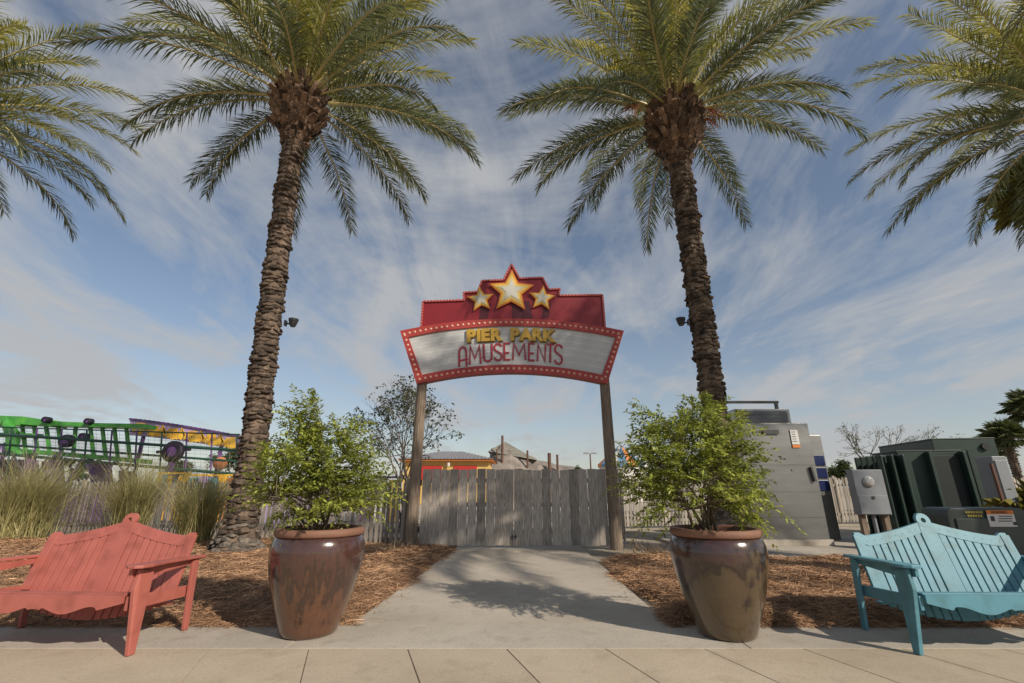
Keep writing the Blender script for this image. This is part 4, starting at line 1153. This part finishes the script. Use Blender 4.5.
for z in (.4, 1.7):
    b = MB(); b.box((-.70, -.98, z), (.03, .06, .14)); b.build('hinge', M['steeldark'], tr)
b = MB(); b.box((.35, -.012, 1.95), (.22, .014, .16)); b.slot(1); b.box((.35, -.021, 1.99), (.2, .004, .05)); b.build('hazard_label', [M['white'], M['orange']], tr)
b = MB(); b.box((.62, -.02, 1.1), (.02, .02, 2.0)); b.build('door_seam', M['darkgreen'], tr)
gb = thing('utility_pedestal', 'slim light grey utility pedestal right of the dark green transformer', 'utility box', (9.76, 9.4, 0), R(-6))
b = MB(); b.box((0, .2, .97), (.26, .4, 1.94)); b.build('housing', M['greybox'], gb, bevel=.012)
b = MB(); b.box((0, -.008, .97), (.21, .02, 1.78)); b.build('door', M['greybox'], gb, bevel=.006)
b = MB(); b.box((.08, -.03, 1.1), (.02, .03, .12)); b.build('handle', M['steeldark'], gb)
b = MB(); b.box((-.155, .02, 1.35), (.04, .05, .9)); b.build('conduit', M['rust'], gb)
pb = thing('pad_box', 'low grey green cabinet with an orange warning label behind the turquoise bench', 'utility box', (6.36, 6.5, 0), R(0))
b = MB()
poly = [(-.54, 0), (.54, 0), (.54, .98)] + [(.54 - .1 * (1 - math.cos(R(a))), .98 + .1 * math.sin(R(a))) for a in (22, 45, 67, 90)] + [(-.44, 1.08)] + [(-.44 - .1 * math.sin(R(a)), 1.08 - .1 * (1 - math.cos(R(a)))) for a in (22, 45, 67, 90)]
b.prism(poly, .42, lambda v: v); b.build('housing', M['greygreen'], pb, bevel=.012)
b = MB(); b.box((.0, -.012, .50), (.92, .022, .9)); b.build('door', M['greygreen'], pb, bevel=.006)
b = MB(); b.box((.14, -.027, .95), (.36, .006, .20)); b.slot(1); b.box((.14, -.028, 1.03), (.36, .007, .05)); b.slot(2)
for k in range(3): b.box((.20 - .01 * k, -.0325, .98 - .03 * k), (.18, .003, .010))
b.box((.02, -.0325, .95), (.05, .003, .06)); b.box((.30, -.0325, .89), (.05, .003, .04))
b.build('warning_label', [M['white'], M['orange'], M['ink']], pb)
local_text('WARNING', .045, front_mtx(.02, -.0335, 1.015), M['ink'], 'warning_word', pb)
b = MB()
for r_ in range(2):
    for k in range(7 - r_): b.box((-.30 + .034 * k + .015 * r_, -.026, 1.03 - .045 * r_), (.02, .004, .026))
b.build('stencil_mark', M['yellowdot'], pb)

# ------------------------------------------------------------------ ornamental grasses
def grass_clump(p, h, n, spread, label, seed):
    r = np.random.default_rng(seed)
    t = thing('ornamental_grass', label, 'ornamental grass', p, 0, 'feathery grass clumps along the fence')
    az = r.uniform(0, 2 * PI, n); e = r.uniform(R(58), R(89), n); ln = h * r.uniform(.7, 1.25, n); cv = r.uniform(.3, 1.15, n)
    bx = r.normal(0, spread * .28, n); by = r.normal(0, spread * .28, n)
    seg = 5; V = np.zeros((n, (seg + 1) * 2, 3)); pos = np.stack([bx, by, np.zeros(n)], -1)
    sx = np.stack([-np.sin(az + r.normal(0, .6, n)), np.cos(az), np.zeros(n)], -1)
    for k in range(seg + 1):
        w = (0.0065 * (1 - k / seg) + 0.0012)
        V[:, 2 * k] = pos - sx * w; V[:, 2 * k + 1] = pos + sx * w
        a = e - cv * (k / seg) ** 1.3 * 1.1
        pos = pos + np.stack([np.cos(az) * np.cos(a), np.sin(az) * np.cos(a), np.sin(a)], -1) * (ln / seg)[:, None]
    F = np.concatenate([np.arange(n)[:, None] * ((seg + 1) * 2) + np.array([2 * k, 2 * k + 1, 2 * k + 3, 2 * k + 2]) for k in range(seg)])
    bulk('blades', V.reshape(-1, 3), F, M['grass'], t)
for (x, y, h, n, sp, lb, sd) in ((12, 541, 2.05, 2300, 1.0, 'largest feathery grass clump at the left edge behind the coral bench', 1),
                                 (130, 538, 2.1, 1700, .6, 'middle feathery grass clump above the peak of the coral bench', 2), (194, 544, 1.75, 1300, .5, 'smaller pale grass clump against the palm trunk', 3)):
    g = ground_at(x, y); grass_clump(g + Vector((0, 0, .03)), h, n, sp, lb, sd)

# ------------------------------------------------------------------ background trees
def branch_tree(loc, h, label, seed, nleaf, leafm, spread=.55, leaf=.09, levels=4, trunk_r=.09, name='sparse_tree', group='trees beyond the fence', nl=4, multi=1):
    rg = random.Random(seed)
    t = thing(name, label, 'tree', loc, 0, group)
    b = MB(); ends = []
    def grow(p, d, ln, r, lv):
        q1 = p + d * ln * .5 + Vector((rg.gauss(0, .05), rg.gauss(0, .05), 0)) * ln; q2 = q1 + (d + Vector((rg.gauss(0, .15), rg.gauss(0, .15), .1))).normalized() * ln * .5
        b.tube([p, q1, q2], [r, r * .85, r * .68], 5 if lv < 3 else 4, cap=False)
        if lv >= 2: ends.append((q1, d))
        if lv >= levels: ends.append((q2, d)); return
        for k in range(rg.choice((2, 3, 3))):
            nd = (d + Vector((rg.gauss(0, spread), rg.gauss(0, spread), rg.gauss(.12, .3)))).normalized()
            grow(q2 if k else q2, nd, ln * rg.uniform(.62, .86), r * .62, lv + 1)
    for k in range(multi):
        grow(Vector((rg.gauss(0, .05) * (multi > 1), rg.gauss(0, .05) * (multi > 1), 0)), Vector((rg.gauss(0, .25 if multi > 1 else .05), rg.gauss(0, .2), 1)).normalized(), h * .30, trunk_r, 0)
    b.build('trunk', M['bark'], t, smooth=True)
    sp = []
    for i in range(nleaf):
        p, d = rg.choice(ends)
        sp.append((p + Vector((rg.gauss(0, .1), rg.gauss(0, .1), rg.gauss(0, .1))) * h * .12, Vector((rg.gauss(0, 1), rg.gauss(0, 1), rg.gauss(0, .6)))))
    V, F = leaf_cloud(sp, rg, nl, leaf, leaf * .28, leaf * 2.2)
    bulk('crown', V, F, M[leafm], t)
    return t
g = at(398, 470, 17)
branch_tree((g.x + .3, 17, 0), 5.0, 'bare branching tree with few leaves behind the left sign post', 21, 620, 'olivleaf', .5, .15, 5, .045, multi=4)
g = at(900, 470, 24)
branch_tree((g.x, 24, 0), 5.2, 'leafless looking tree top above the dark green transformer', 5, 260, 'olivleaf', .5, .10, 5, .08, multi=2)
for (x, Y, h, lb, sd) in ((228, 62, 8.6, 'round green tree far behind the orange ride sign', 3), (575, 70, 5.8, 'small round far tree seen over the gate', 4), (846, 75, 6.0, 'far green tree low beside the meter box', 6), (822, 90, 5, 'far low tree right of the steel cabinet', 8), (868, 85, 5.2, 'far low tree between meter box and transformer', 9),
                       (20, 80, 6.5, 'far tree behind the green coaster at the left edge', 10), (70, 85, 7, 'far tree behind the coaster wheels', 12), (180, 75, 7, 'far tree behind the orange ride sign', 13), (660, 80, 5, 'far low tree behind the right picket fence', 14), (960, 70, 6, 'far tree behind the right transformer', 15)):
    g = at(x, 480, Y)
    branch_tree((g.x, Y, 0), h, lb, sd, 900, 'farleaf', .6, .38, 3, .2, name='broadleaf_tree', nl=5)

def fan_palm(loc, h, label, seed, lm, R_=1.3, nf=26, tr=.17, skirt=True, name='fan_palm', group='fan palms at the right edge'):
    rg = random.Random(seed)
    t = thing(name, label, 'palm tree', loc, 0, group)
    if h > .3:
        b = MB()
        N = 14
        b.tube([(rg.gauss(0, .02), rg.gauss(0, .02), h * i / N) for i in range(N + 1)], [tr * (1 + .1 * rg.uniform(-1, 1)) for i in range(N + 1)], 10)
        for i in range(int(h / .12)):
            for k in range(7):
                a = rg.uniform(0, 2 * PI); u = Vector((math.cos(a), math.sin(a), 0)); tg = Vector((-u.y, u.x, 0)); z = .12 * i
                p = u * tr * .95 + Vector((0, 0, z)); b.add([p - tg * .06, p + tg * .06, p + u * .06 + tg * .04 + Vector((0, 0, .12)), p + u * .06 - tg * .04 + Vector((0, 0, .12))], [(0, 1, 2, 3)])
        b.build('trunk', M['trunk'], t)
    b = MB()
    for i in range(nf):
        az = i * 2.39996 + rg.uniform(-.2, .2); el = R(85 - 125 * (i / nf) + rg.uniform(-8, 8))
        u = Vector((math.cos(az), math.sin(az), 0)); d = u * math.cos(el) + Vector((0, 0, math.sin(el)))
        p = Vector((0, 0, h)); pl = R_ * rg.uniform(.55, .8); q = p + d * pl + Vector((0, 0, -.08))
        b.slot(0); b.tube([p, p + d * pl * .5, q], [.02, .015, .012], 4)
        b.slot(1)
        sd = d.cross(Vector((0, 0, 1)));
        if sd.length < .05: sd = Vector((-u.y, u.x, 0))
        sd.normalize(); up = sd.cross(d)
        nb = 32
        for k in range(nb):
            a = R(-125 + 250 * k / (nb - 1)); ln = R_ * (.62 + .3 * math.cos(a * .6)) * rg.uniform(.85, 1.1)
            e = (d * math.cos(a) + sd * math.sin(a) + up * .12 * math.cos(a)).normalized()
            w = up.cross(e).normalized() * .022 * R_
            m1 = q + e * ln * .55; m2 = m1 + (e + Vector((0, 0, -.55 - .35 * rg.random()))).normalized() * ln * .45
            b.add([q, m1 + w, m2, m1 - w], [(0, 1, 2), (0, 2, 3)])
    b.build('crown', [M['petiole'], M[lm]], t)
    return t
for x, y, Y, R_, lb, sd, nf in ((1005, 436, 24, .72, 'shorter cabbage palm in front at the right edge above the fence', 3, 34), (1030, 408, 24, .85, 'taller cabbage palm cut off by the right edge', 4, 34), (992, 447, 27, .7, 'smallest cabbage palm right of the transformer lid', 5, 30)):
    p = at(x, y, Y); fan_palm((p.x, Y, 0), p.z, lb, sd, 'fanleaf', R_, nf)
p = at(1044, 190, 15); fan_palm((p.x, 15, 0), p.z, 'tall fan palm with hanging yellowish leaves high at the right edge', 8, 'fanyellow', 1.25, 26, tr=.2)
p = at(1040, 512, 9.5); fan_palm((p.x, 9.5, 0), .62, 'low yellow green fan palm behind the grey pedestal', 9, 'fanyellow', .75, 12, tr=.09)

# ------------------------------------------------------------------ rides and buildings beyond the fence
YC = 24.0
co = thing('roller_coaster', 'green and purple roller coaster track with dark wheels beyond the fence', 'roller coaster', (0, YC, 0))
def lc(x, y, dy=0.0): p = at(x, y, YC + dy); return Vector((p.x, dy, p.z))
b = MB()                                                          # prow and long green trough
pts = [lc(-60, 424), lc(4, 421), lc(30, 422), lc(60, 424.5), lc(100, 426), lc(150, 427)]
for a, c, w in zip(pts[:-1], pts[1:], (.5, .45, .32, .22, .2)):
    b.beam(a, c, .9, w)
b.tube([lc(5, 419, -.5), lc(8, 426, -.5), lc(14, 436, -.5), lc(12, 448, -.5), lc(22, 455, -.5)], [.12, .22, .3, .25, .1], 10)
b.build('track', M['ridegreen'], co)
b = MB()
for a, c in (((-40, 446), (60, 454)), ((60, 454), (150, 462)), ((-40, 434), (40, 436))):
    b.beam(lc(*a), lc(*c), .35, .22)
b.build('lower_track', M['ridegreen'], co)
for x in (10, 22, 34, 46, 58, 76, 90, 102, 114, 126):
    b = MB(); b.beam(lc(x, 425), lc(x + (4 if x % 4 else -3), 455 + (x - 40) * .06), .13, .12, up=(0, 1, 0)); b.build('bracket', M['ridegreen'], co)
for (a, c, r_) in (((32, 456), (12, 520), .2), ((30, 452), (42, 520), .16), ((58, 455), (34, 520), .2), ((-10, 452), (4, 520), .22), ((90, 456), (100, 520), .14), ((52, 470), (56, 520), .3), ((10, 446), (-20, 470), .3)):
    b = MB(); b.tube([lc(*a), lc(*c)], r_, 10); b.build('support', M['purple'] if r_ < .25 else M['lavender'], co, smooth=True)
def wheel(x, y, r_, dy=-.6):
    c = lc(x, y, dy)
    b = MB(); prof = [(r_ * .5, -.14), (r_ * .95, -.16), (r_, -.1), (r_, .1), (r_ * .95, .16), (r_ * .5, .14)]
    vs, fs = [], []
    for rr2, yy in prof:
        for k in range(20): vs.append((c.x + rr2 * math.cos(2 * PI * k / 20), c.y + yy, c.z + rr2 * math.sin(2 * PI * k / 20)))
    for i in range(5):
        for k in range(20): fs.append((i * 20 + k, i * 20 + (k + 1) % 20, (i + 1) * 20 + (k + 1) % 20, (i + 1) * 20 + k))
    b.add(vs, fs); w = b.build('wheel', M['tyre'], co, smooth=True)
    h_ = MB(); vs = [(c.x + r_ * .5 * math.cos(2 * PI * k / 16), c.y - .12, c.z + r_ * .5 * math.sin(2 * PI * k / 16)) for k in range(16)]; h_.add(vs, [tuple(range(16))])
    h_.build('hub', M['purple'], w)
for x, y, r_ in ((67, 441, .32), (84, 437, .2), (47, 420, .16), (89, 421.5, .16)): wheel(x, y, r_)
for k in range(9):                                                # thin crossing struts under the track
    x = -20 + 17 * k
    for q in (0, 1):
        b = MB(); b.tube([lc(x + 17 * q, 455 + k * .6, .5), lc(x + 17 - 17 * q, 486, .5)], .05, 6); b.build('strut', M['purple' if (k + q) % 2 else 'lavender'], co)
b = MB()                                                          # mauve panels hung under the track
for x0, x1, y0, y1 in ((-30, 20, 458, 520), (24, 46, 460, 520), (74, 96, 462, 520), (104, 122, 470, 520)):
    b.prism([(lc(x0, y0).x, lc(x0, y0).z), (lc(x1, y0 + 1).x, lc(x1, y0 + 1).z), (lc(x1 + 2, y1).x, .1), (lc(x0 + 2, y1).x, .1)], .06, lambda v: v + Vector((0, .9, 0)))
b.build('skirt_panel', M['mauve'], co)

rs = thing('ride_sign', 'lavender ride sign board with orange script behind the railings', 'ride sign', (0, YC + 1.2, 0))
def ls(x, y): p = at(x, y, YC + 1.2); return (p.x, p.z)
tpx = [(130 + 110 * i / 12, 419.5 + 17 * (i / 12) ** 1.25) for i in range(13)]
btx = [(129 + 111 * i / 12, 435 + 14.5 * (i / 12) ** 1.2) for i in range(13)]
b = MB(); strip_panel(b, [ls(*q) for q in tpx], [ls(*q) for q in btx], 0, .25); b.build('board', M['lavender'], rs)
b = MB(); tp, bt = [], []
for i in range(97):
    f = i / 96; y = 419.5 + 17 * f ** 1.25
    tp.append(ls(130 + 110 * f, y - .9 - .5 * abs(math.sin(PI * 24 * f)))); bt.append(ls(130 + 110 * f, y + .5))
strip_panel(b, tp, bt, -.09, -.002); b.build('scalloped_edge', M['purple'], rs)
b = MB(); kq = 0
def scr(pts, w):
    global kq
    ribbon(b, [ls(*q) for q in pts], w, -.05 - .0015 * kq, .04); kq += 1
scr([(135, 432), (134, 426), (138, 424.5), (145, 425), (147, 428), (143, 431), (139, 433)], .17)
scr([(141, 425), (140, 435)], .17)
for k in range(9):
    x = 150 + 9.6 * k; f = (x - 130) / 110; y = 424.5 + 16 * f ** 1.25
    hh = 8.5
    scr([(x, y + 1.5), (x + 1, y + hh)], .3)
    scr([(x + 1, y + hh), (x + 4.5, y + hh * .55), (x + 4.2, y + 1), (x + 7.5, y + hh)] if k % 2 else [(x, y + 2), (x + 6.5, y + 1.8), (x + 6.8, y + hh - .6), (x + 1.6, y + hh)], .26)
b.build('script_lettering', M['rideorange'], rs)
for x, yb in ((142, 520), (222, 520)):
    p = ls(x, 434); b = MB(); b.tube([(p[0], .15, 0), (p[0], .15, p[1])], .1, 8); b.build('post', M['purple'], rs)
b = MB(); c = ls(227, 464)
prof = [(0.33 * math.sin(PI * k / 10) + .001, -0.33 * math.cos(PI * k / 10)) for k in range(11)]
bl = thing('round_lantern', 'orange ball lantern beside the palm trunk under the ride sign', 'lantern', (c[0], YC + .6, 0))
b.lathe(prof, 20, (0, 0, c[1])); b.build('globe', M['canopyorange'], bl, smooth=True)
b = MB(); b.tube([(0, 0, 0), (0, 0, c[1] - .32)], .06, 8); b.build('post', M['purple'], bl)

YF = 21.0
rf = thing('ramp_railing', 'dark green ramp railing with thin posts and netting in front of the coaster', 'railing', (0, YF, 0))
def lr(x, y): p = at(x, y, YF); return Vector((p.x, 0, p.z))
for a, c, r_ in (((-20, 426.5), (240, 434.5), .03), ((-20, 433), (240, 450.5), .065), ((-20, 443), (240, 461.5), .05), ((-20, 452), (240, 474.5), .065)):
    b = MB(); b.tube([lr(*a), lr(*c)], r_, 8); b.build('rail', M['railgreen'], rf)
for k in range(10):
    x = 12 + 25 * k; f = (x + 20) / 260
    b = MB(); b.tube([lr(x, 426.5 + 8 * f), lr(x - 9 + .03 * x, 506 + 2 * f)], .035, 6); b.build('post', M['purple'] if k % 3 else M['railgreen'], rf)
wl = lr(178, 452)
b = MB()                                                          # wire net: thin crossing wires
for k in range(44):
    x = -14 + 5.8 * k; f = (x + 20) / 260
    b.tube([lr(x, 427 + 8 * f), lr(x, 452 + 22.5 * f)], .006, 3, cap=False)
for k in range(9):
    g_ = k / 9; b.tube([lr(-20, 427 + 25 * g_), lr(240, 435 + 39 * g_)], .006, 3, cap=False)
b.build('wire_net', M['net'], rf)
tw = thing('tyre_post', 'dark round tyre on a purple post in front of the ride sign', 'tyre post', (wl.x, YF - .3, 0))
b = MB(); prof = [(.22, -.12), (.40, -.14), (.46, -.08), (.46, .08), (.40, .14), (.22, .12)]
vs, fs = [], []
for rr2, yy in prof:
    for k in range(24): vs.append((rr2 * math.cos(2 * PI * k / 24), yy, wl.z + rr2 * math.sin(2 * PI * k / 24)))
for i in range(5):
    for k in range(24): fs.append((i * 24 + k, i * 24 + (k + 1) % 24, (i + 1) * 24 + (k + 1) % 24, (i + 1) * 24 + k))
b.add(vs, fs); b.build('tyre', M['tyre'], tw, smooth=True)
b = MB(); b.add([(.23 * math.cos(2 * PI * k / 16), -.1, wl.z + .23 * math.sin(2 * PI * k / 16)) for k in range(16)], [tuple(range(16))]); b.build('hub', M['purple'], tw)
b = MB(); b.beam((-.75, .05, wl.z - .02), (.7, .05, wl.z + .1), .14, .12); b.build('axle', M['tyre'], tw)
b = MB(); b.tube([(0, .05, 0), (0, .05, wl.z - .3)], .13, 10); b.build('post', M['purple'], tw, smooth=True)

# low coloured ride fronts glimpsed through the pickets
def ride_front(x0, x1, y0, Y, mats, label, name='ride_barrier'):
    a, c = at(x0, y0, Y), at(x1, y0, Y)
    t = thing(name, label, 'ride barrier', ((a.x + c.x) / 2, Y, 0), 0, 'painted ride barriers behind the fence')
    w = c.x - a.x; n = len(mats)
    for i, m in enumerate(mats):
        b = MB(); b.box((-w / 2 + w * (i + .5) / n, 0, a.z * .5), (w / n - .05, .12, a.z * (0.92 + .08 * (i % 2)))); b.build('panel', M[m], t, bevel=.01)
    b = MB(); b.box((0, .02, a.z + .03), (w, .16, .08)); b.build('top_rail', M['rideorange' if 'rideorange' in mats else 'purple'], t)
ride_front(158, 190, 474, 19.5, ['rideorange', 'teal', 'rideorange', 'navy', 'rideorange', 'rideorange'], 'low barrier of orange and blue panels below the tyre post')
ride_front(190, 238, 476, 20.0, ['teal', 'lavender', 'teal', 'rideorange', 'canopyorange'], 'low barrier of teal and orange panels beside the palm trunk')
ride_front(50, 108, 498, 18.0, ['purple', 'purple', 'mauve', 'purple'], 'dark purple barrier behind the pickets above the coral bench')
ride_front(268, 330, 496, 18.0, ['lavender', 'mauve', 'lavender'], 'pale lavender barrier behind the shrub in the rust streaked pot')
ride_front(362, 402, 478, 19.0, ['mauve', 'whitewall', 'cream'], 'mauve and cream barrier left of the gate post')

# yellow building with red shutters
YB = 40.0
p0, p1 = at(404, 461, YB), at(489.5, 461, YB)
bd = thing('yellow_building', 'low yellow building with red shutters and a grey hipped roof beyond the gate', 'building', ((p0.x + p1.x) / 2, YB, 0))
w = p1.x - p0.x; hb = p0.z
b = MB(); b.box((0, 2.5, hb / 2), (w, 5, hb)); b.build('wall', M['cream'], bd)
for k, (xa, xb) in enumerate(((421.5, 442), (454, 477))):
    xa_, xb_ = at(xa, 465, YB).x - bd.location.x, at(xb, 465, YB).x - bd.location.x
    b = MB(); b.box(((xa_ + xb_) / 2, -.04, hb - .95), (xb_ - xa_, .08, 1.1)); b.build('shutter', M['shutter'], bd)
b = MB(); b.box((0, 2.4, hb + .06), (w + .7, 5.8, .14)); b.build('eave', M['trimorange'], bd)
b = MB(); zr = at(440, 452.5, YB).z
e_, r2 = w / 2 + .45, w / 2 - 2.6
b.add([(-e_, -.6, hb + .14), (e_, -.6, hb + .14), (e_, 5.4, hb + .14), (-e_, 5.4, hb + .14), (-r2, 2.4, zr + .25), (r2, 2.4, zr + .25)], [(0, 1, 5, 4), (1, 2, 5), (2, 3, 4, 5), (3, 0, 4)])
b.slot(0)
for k in range(26):
    x = -e_ + 2 * e_ * (k + .5) / 26; f = max(0, min(1, (e_ - abs(x)) / (e_ - r2)))
    b.beam((x, -.6, hb + .17), (x, -.6 + 3.0 * f, hb + .17 + (zr + .11 - hb) * f), .05, .05)
b.build('roof', M['roofgrey'], bd)
b = MB(); b.tube([(.2, -.3, hb - .15), (.2, -.3, hb - .45)], .12, 8); b.build('wall_lamp', M['whitewall'], bd)
# rock mountain with masts
YM = 52.0
q = at(520, 455, YM)
rk = thing('rock_mountain', 'grey artificial rock mound with a shingled peak beyond the gate', 'rock mound', (q.x, YM, 0))
def lm_(x, y): p = at(x, y, YM); return Vector((p.x - q.x, 0, p.z))
b = MB()
prof = [(482, 464), (487, 459), (491, 455.5), (494, 450), (503, 444), (510, 447), (520, 453), (528, 455), (538, 460), (546, 462), (556, 465), (572, 467.5)]
rows = 7
vs, fs = [], []
for j in range(rows):
    f = j / (rows - 1)
    for x, y in prof:
        v = lm_(x, y); vs.append((v.x * (1 + .06 * (1 - f)) + random.gauss(0, .18), (f - .5) * 8 + random.gauss(0, .2), v.z * (0.55 + .45 * math.sin(PI * f)) + random.gauss(0, .12)))
n = len(prof)
for j in range(rows - 1):
    for i in range(n - 1): fs.append((j * n + i, j * n + i + 1, (j + 1) * n + i + 1, (j + 1) * n + i))
b.add(vs, fs)
f0 = [(vs[i][0], vs[i][1], vs[i][2]) for i in range(n)]
b.add(f0 + [(v[0], v[1], 0) for v in f0], [(i, n + i, n + i + 1, i + 1) for i in range(n - 1)])
b.build('mound', M['rock'], rk)
b = MB(); v = lm_(505, 441.5); w_ = lm_(489, 453); w2 = lm_(536, 461.5)
b.add([(v.x, 0, v.z), (w_.x, -2.5, w_.z), (w2.x, -2.5, w2.z), (w2.x, 2.5, w2.z), (w_.x, 2.5, w_.z)], [(0, 1, 2), (0, 2, 3), (0, 3, 4), (0, 4, 1)])
b.build('shingled_peak', M['shingle'], rk)
for x, yt, r_ in ((503, 439.5, .12), (526.5, 453.5, .1), (547, 456, .18), (554.5, 457.5, .12), (498, 452, .08)):
    v = lm_(x, yt); b = MB(); b.tube([(v.x, -3.2, 0), (v.x, -3.2, v.z + .1)], r_, 8); b.build('mast', M['rust'], rk)
# striped canopy ride and lamp post
YK = 45.0
q = at(622, 466, YK)
kc = thing('canopy_ride', 'ride with a blue and orange tent canopy right of the gate', 'amusement ride', (q.x, YK, 0))
za, zt_ = at(622, 464.5, YK).z, at(624, 444, YK).z
rad_ = at(646, 464, YK).x - q.x
n = 16
for k in range(n):
    a0, a1 = 2 * PI * k / n, 2 * PI * (k + 1) / n
    P_ = [(0, 0, zt_), (rad_ * math.cos(a0), rad_ * math.sin(a0), za), (rad_ * math.cos(a1), rad_ * math.sin(a1), za)]
    b = MB(); b.add(P_ + [(P_[1][0], P_[1][1], za - .25), (P_[2][0], P_[2][1], za - .25)], [(0, 1, 2), (1, 3, 4, 2)])
    b.build('canopy_gore', M['canopyorange' if k % 4 in (0,) else ('skyblue' if k % 2 else 'whitewall')], kc)
b = MB(); b.lathe([(rad_ * .93, 0), (rad_ * .93, za - .15)], 24); b.build('drum', M['whitewall'], kc)
YLm = 38.0
q = at(590.5, 462, YLm)
lpst = thing('street_lamp', 'twin headed lamp post standing beyond the gate', 'street lamp', (q.x, YLm, 0))
zt_ = at(590, 453.5, YLm).z
b = MB(); b.tube([(0, 0, 0), (0, 0, zt_)], [.09, .05], 8); b.build('pole', M['rust'], lpst)
for s in (-1, 1):
    b = MB(); b.box((s * .32, 0, zt_ + .02), (.42, .2, .1)); b.build('lamp_head', M['greybox'], lpst, bevel=.01)
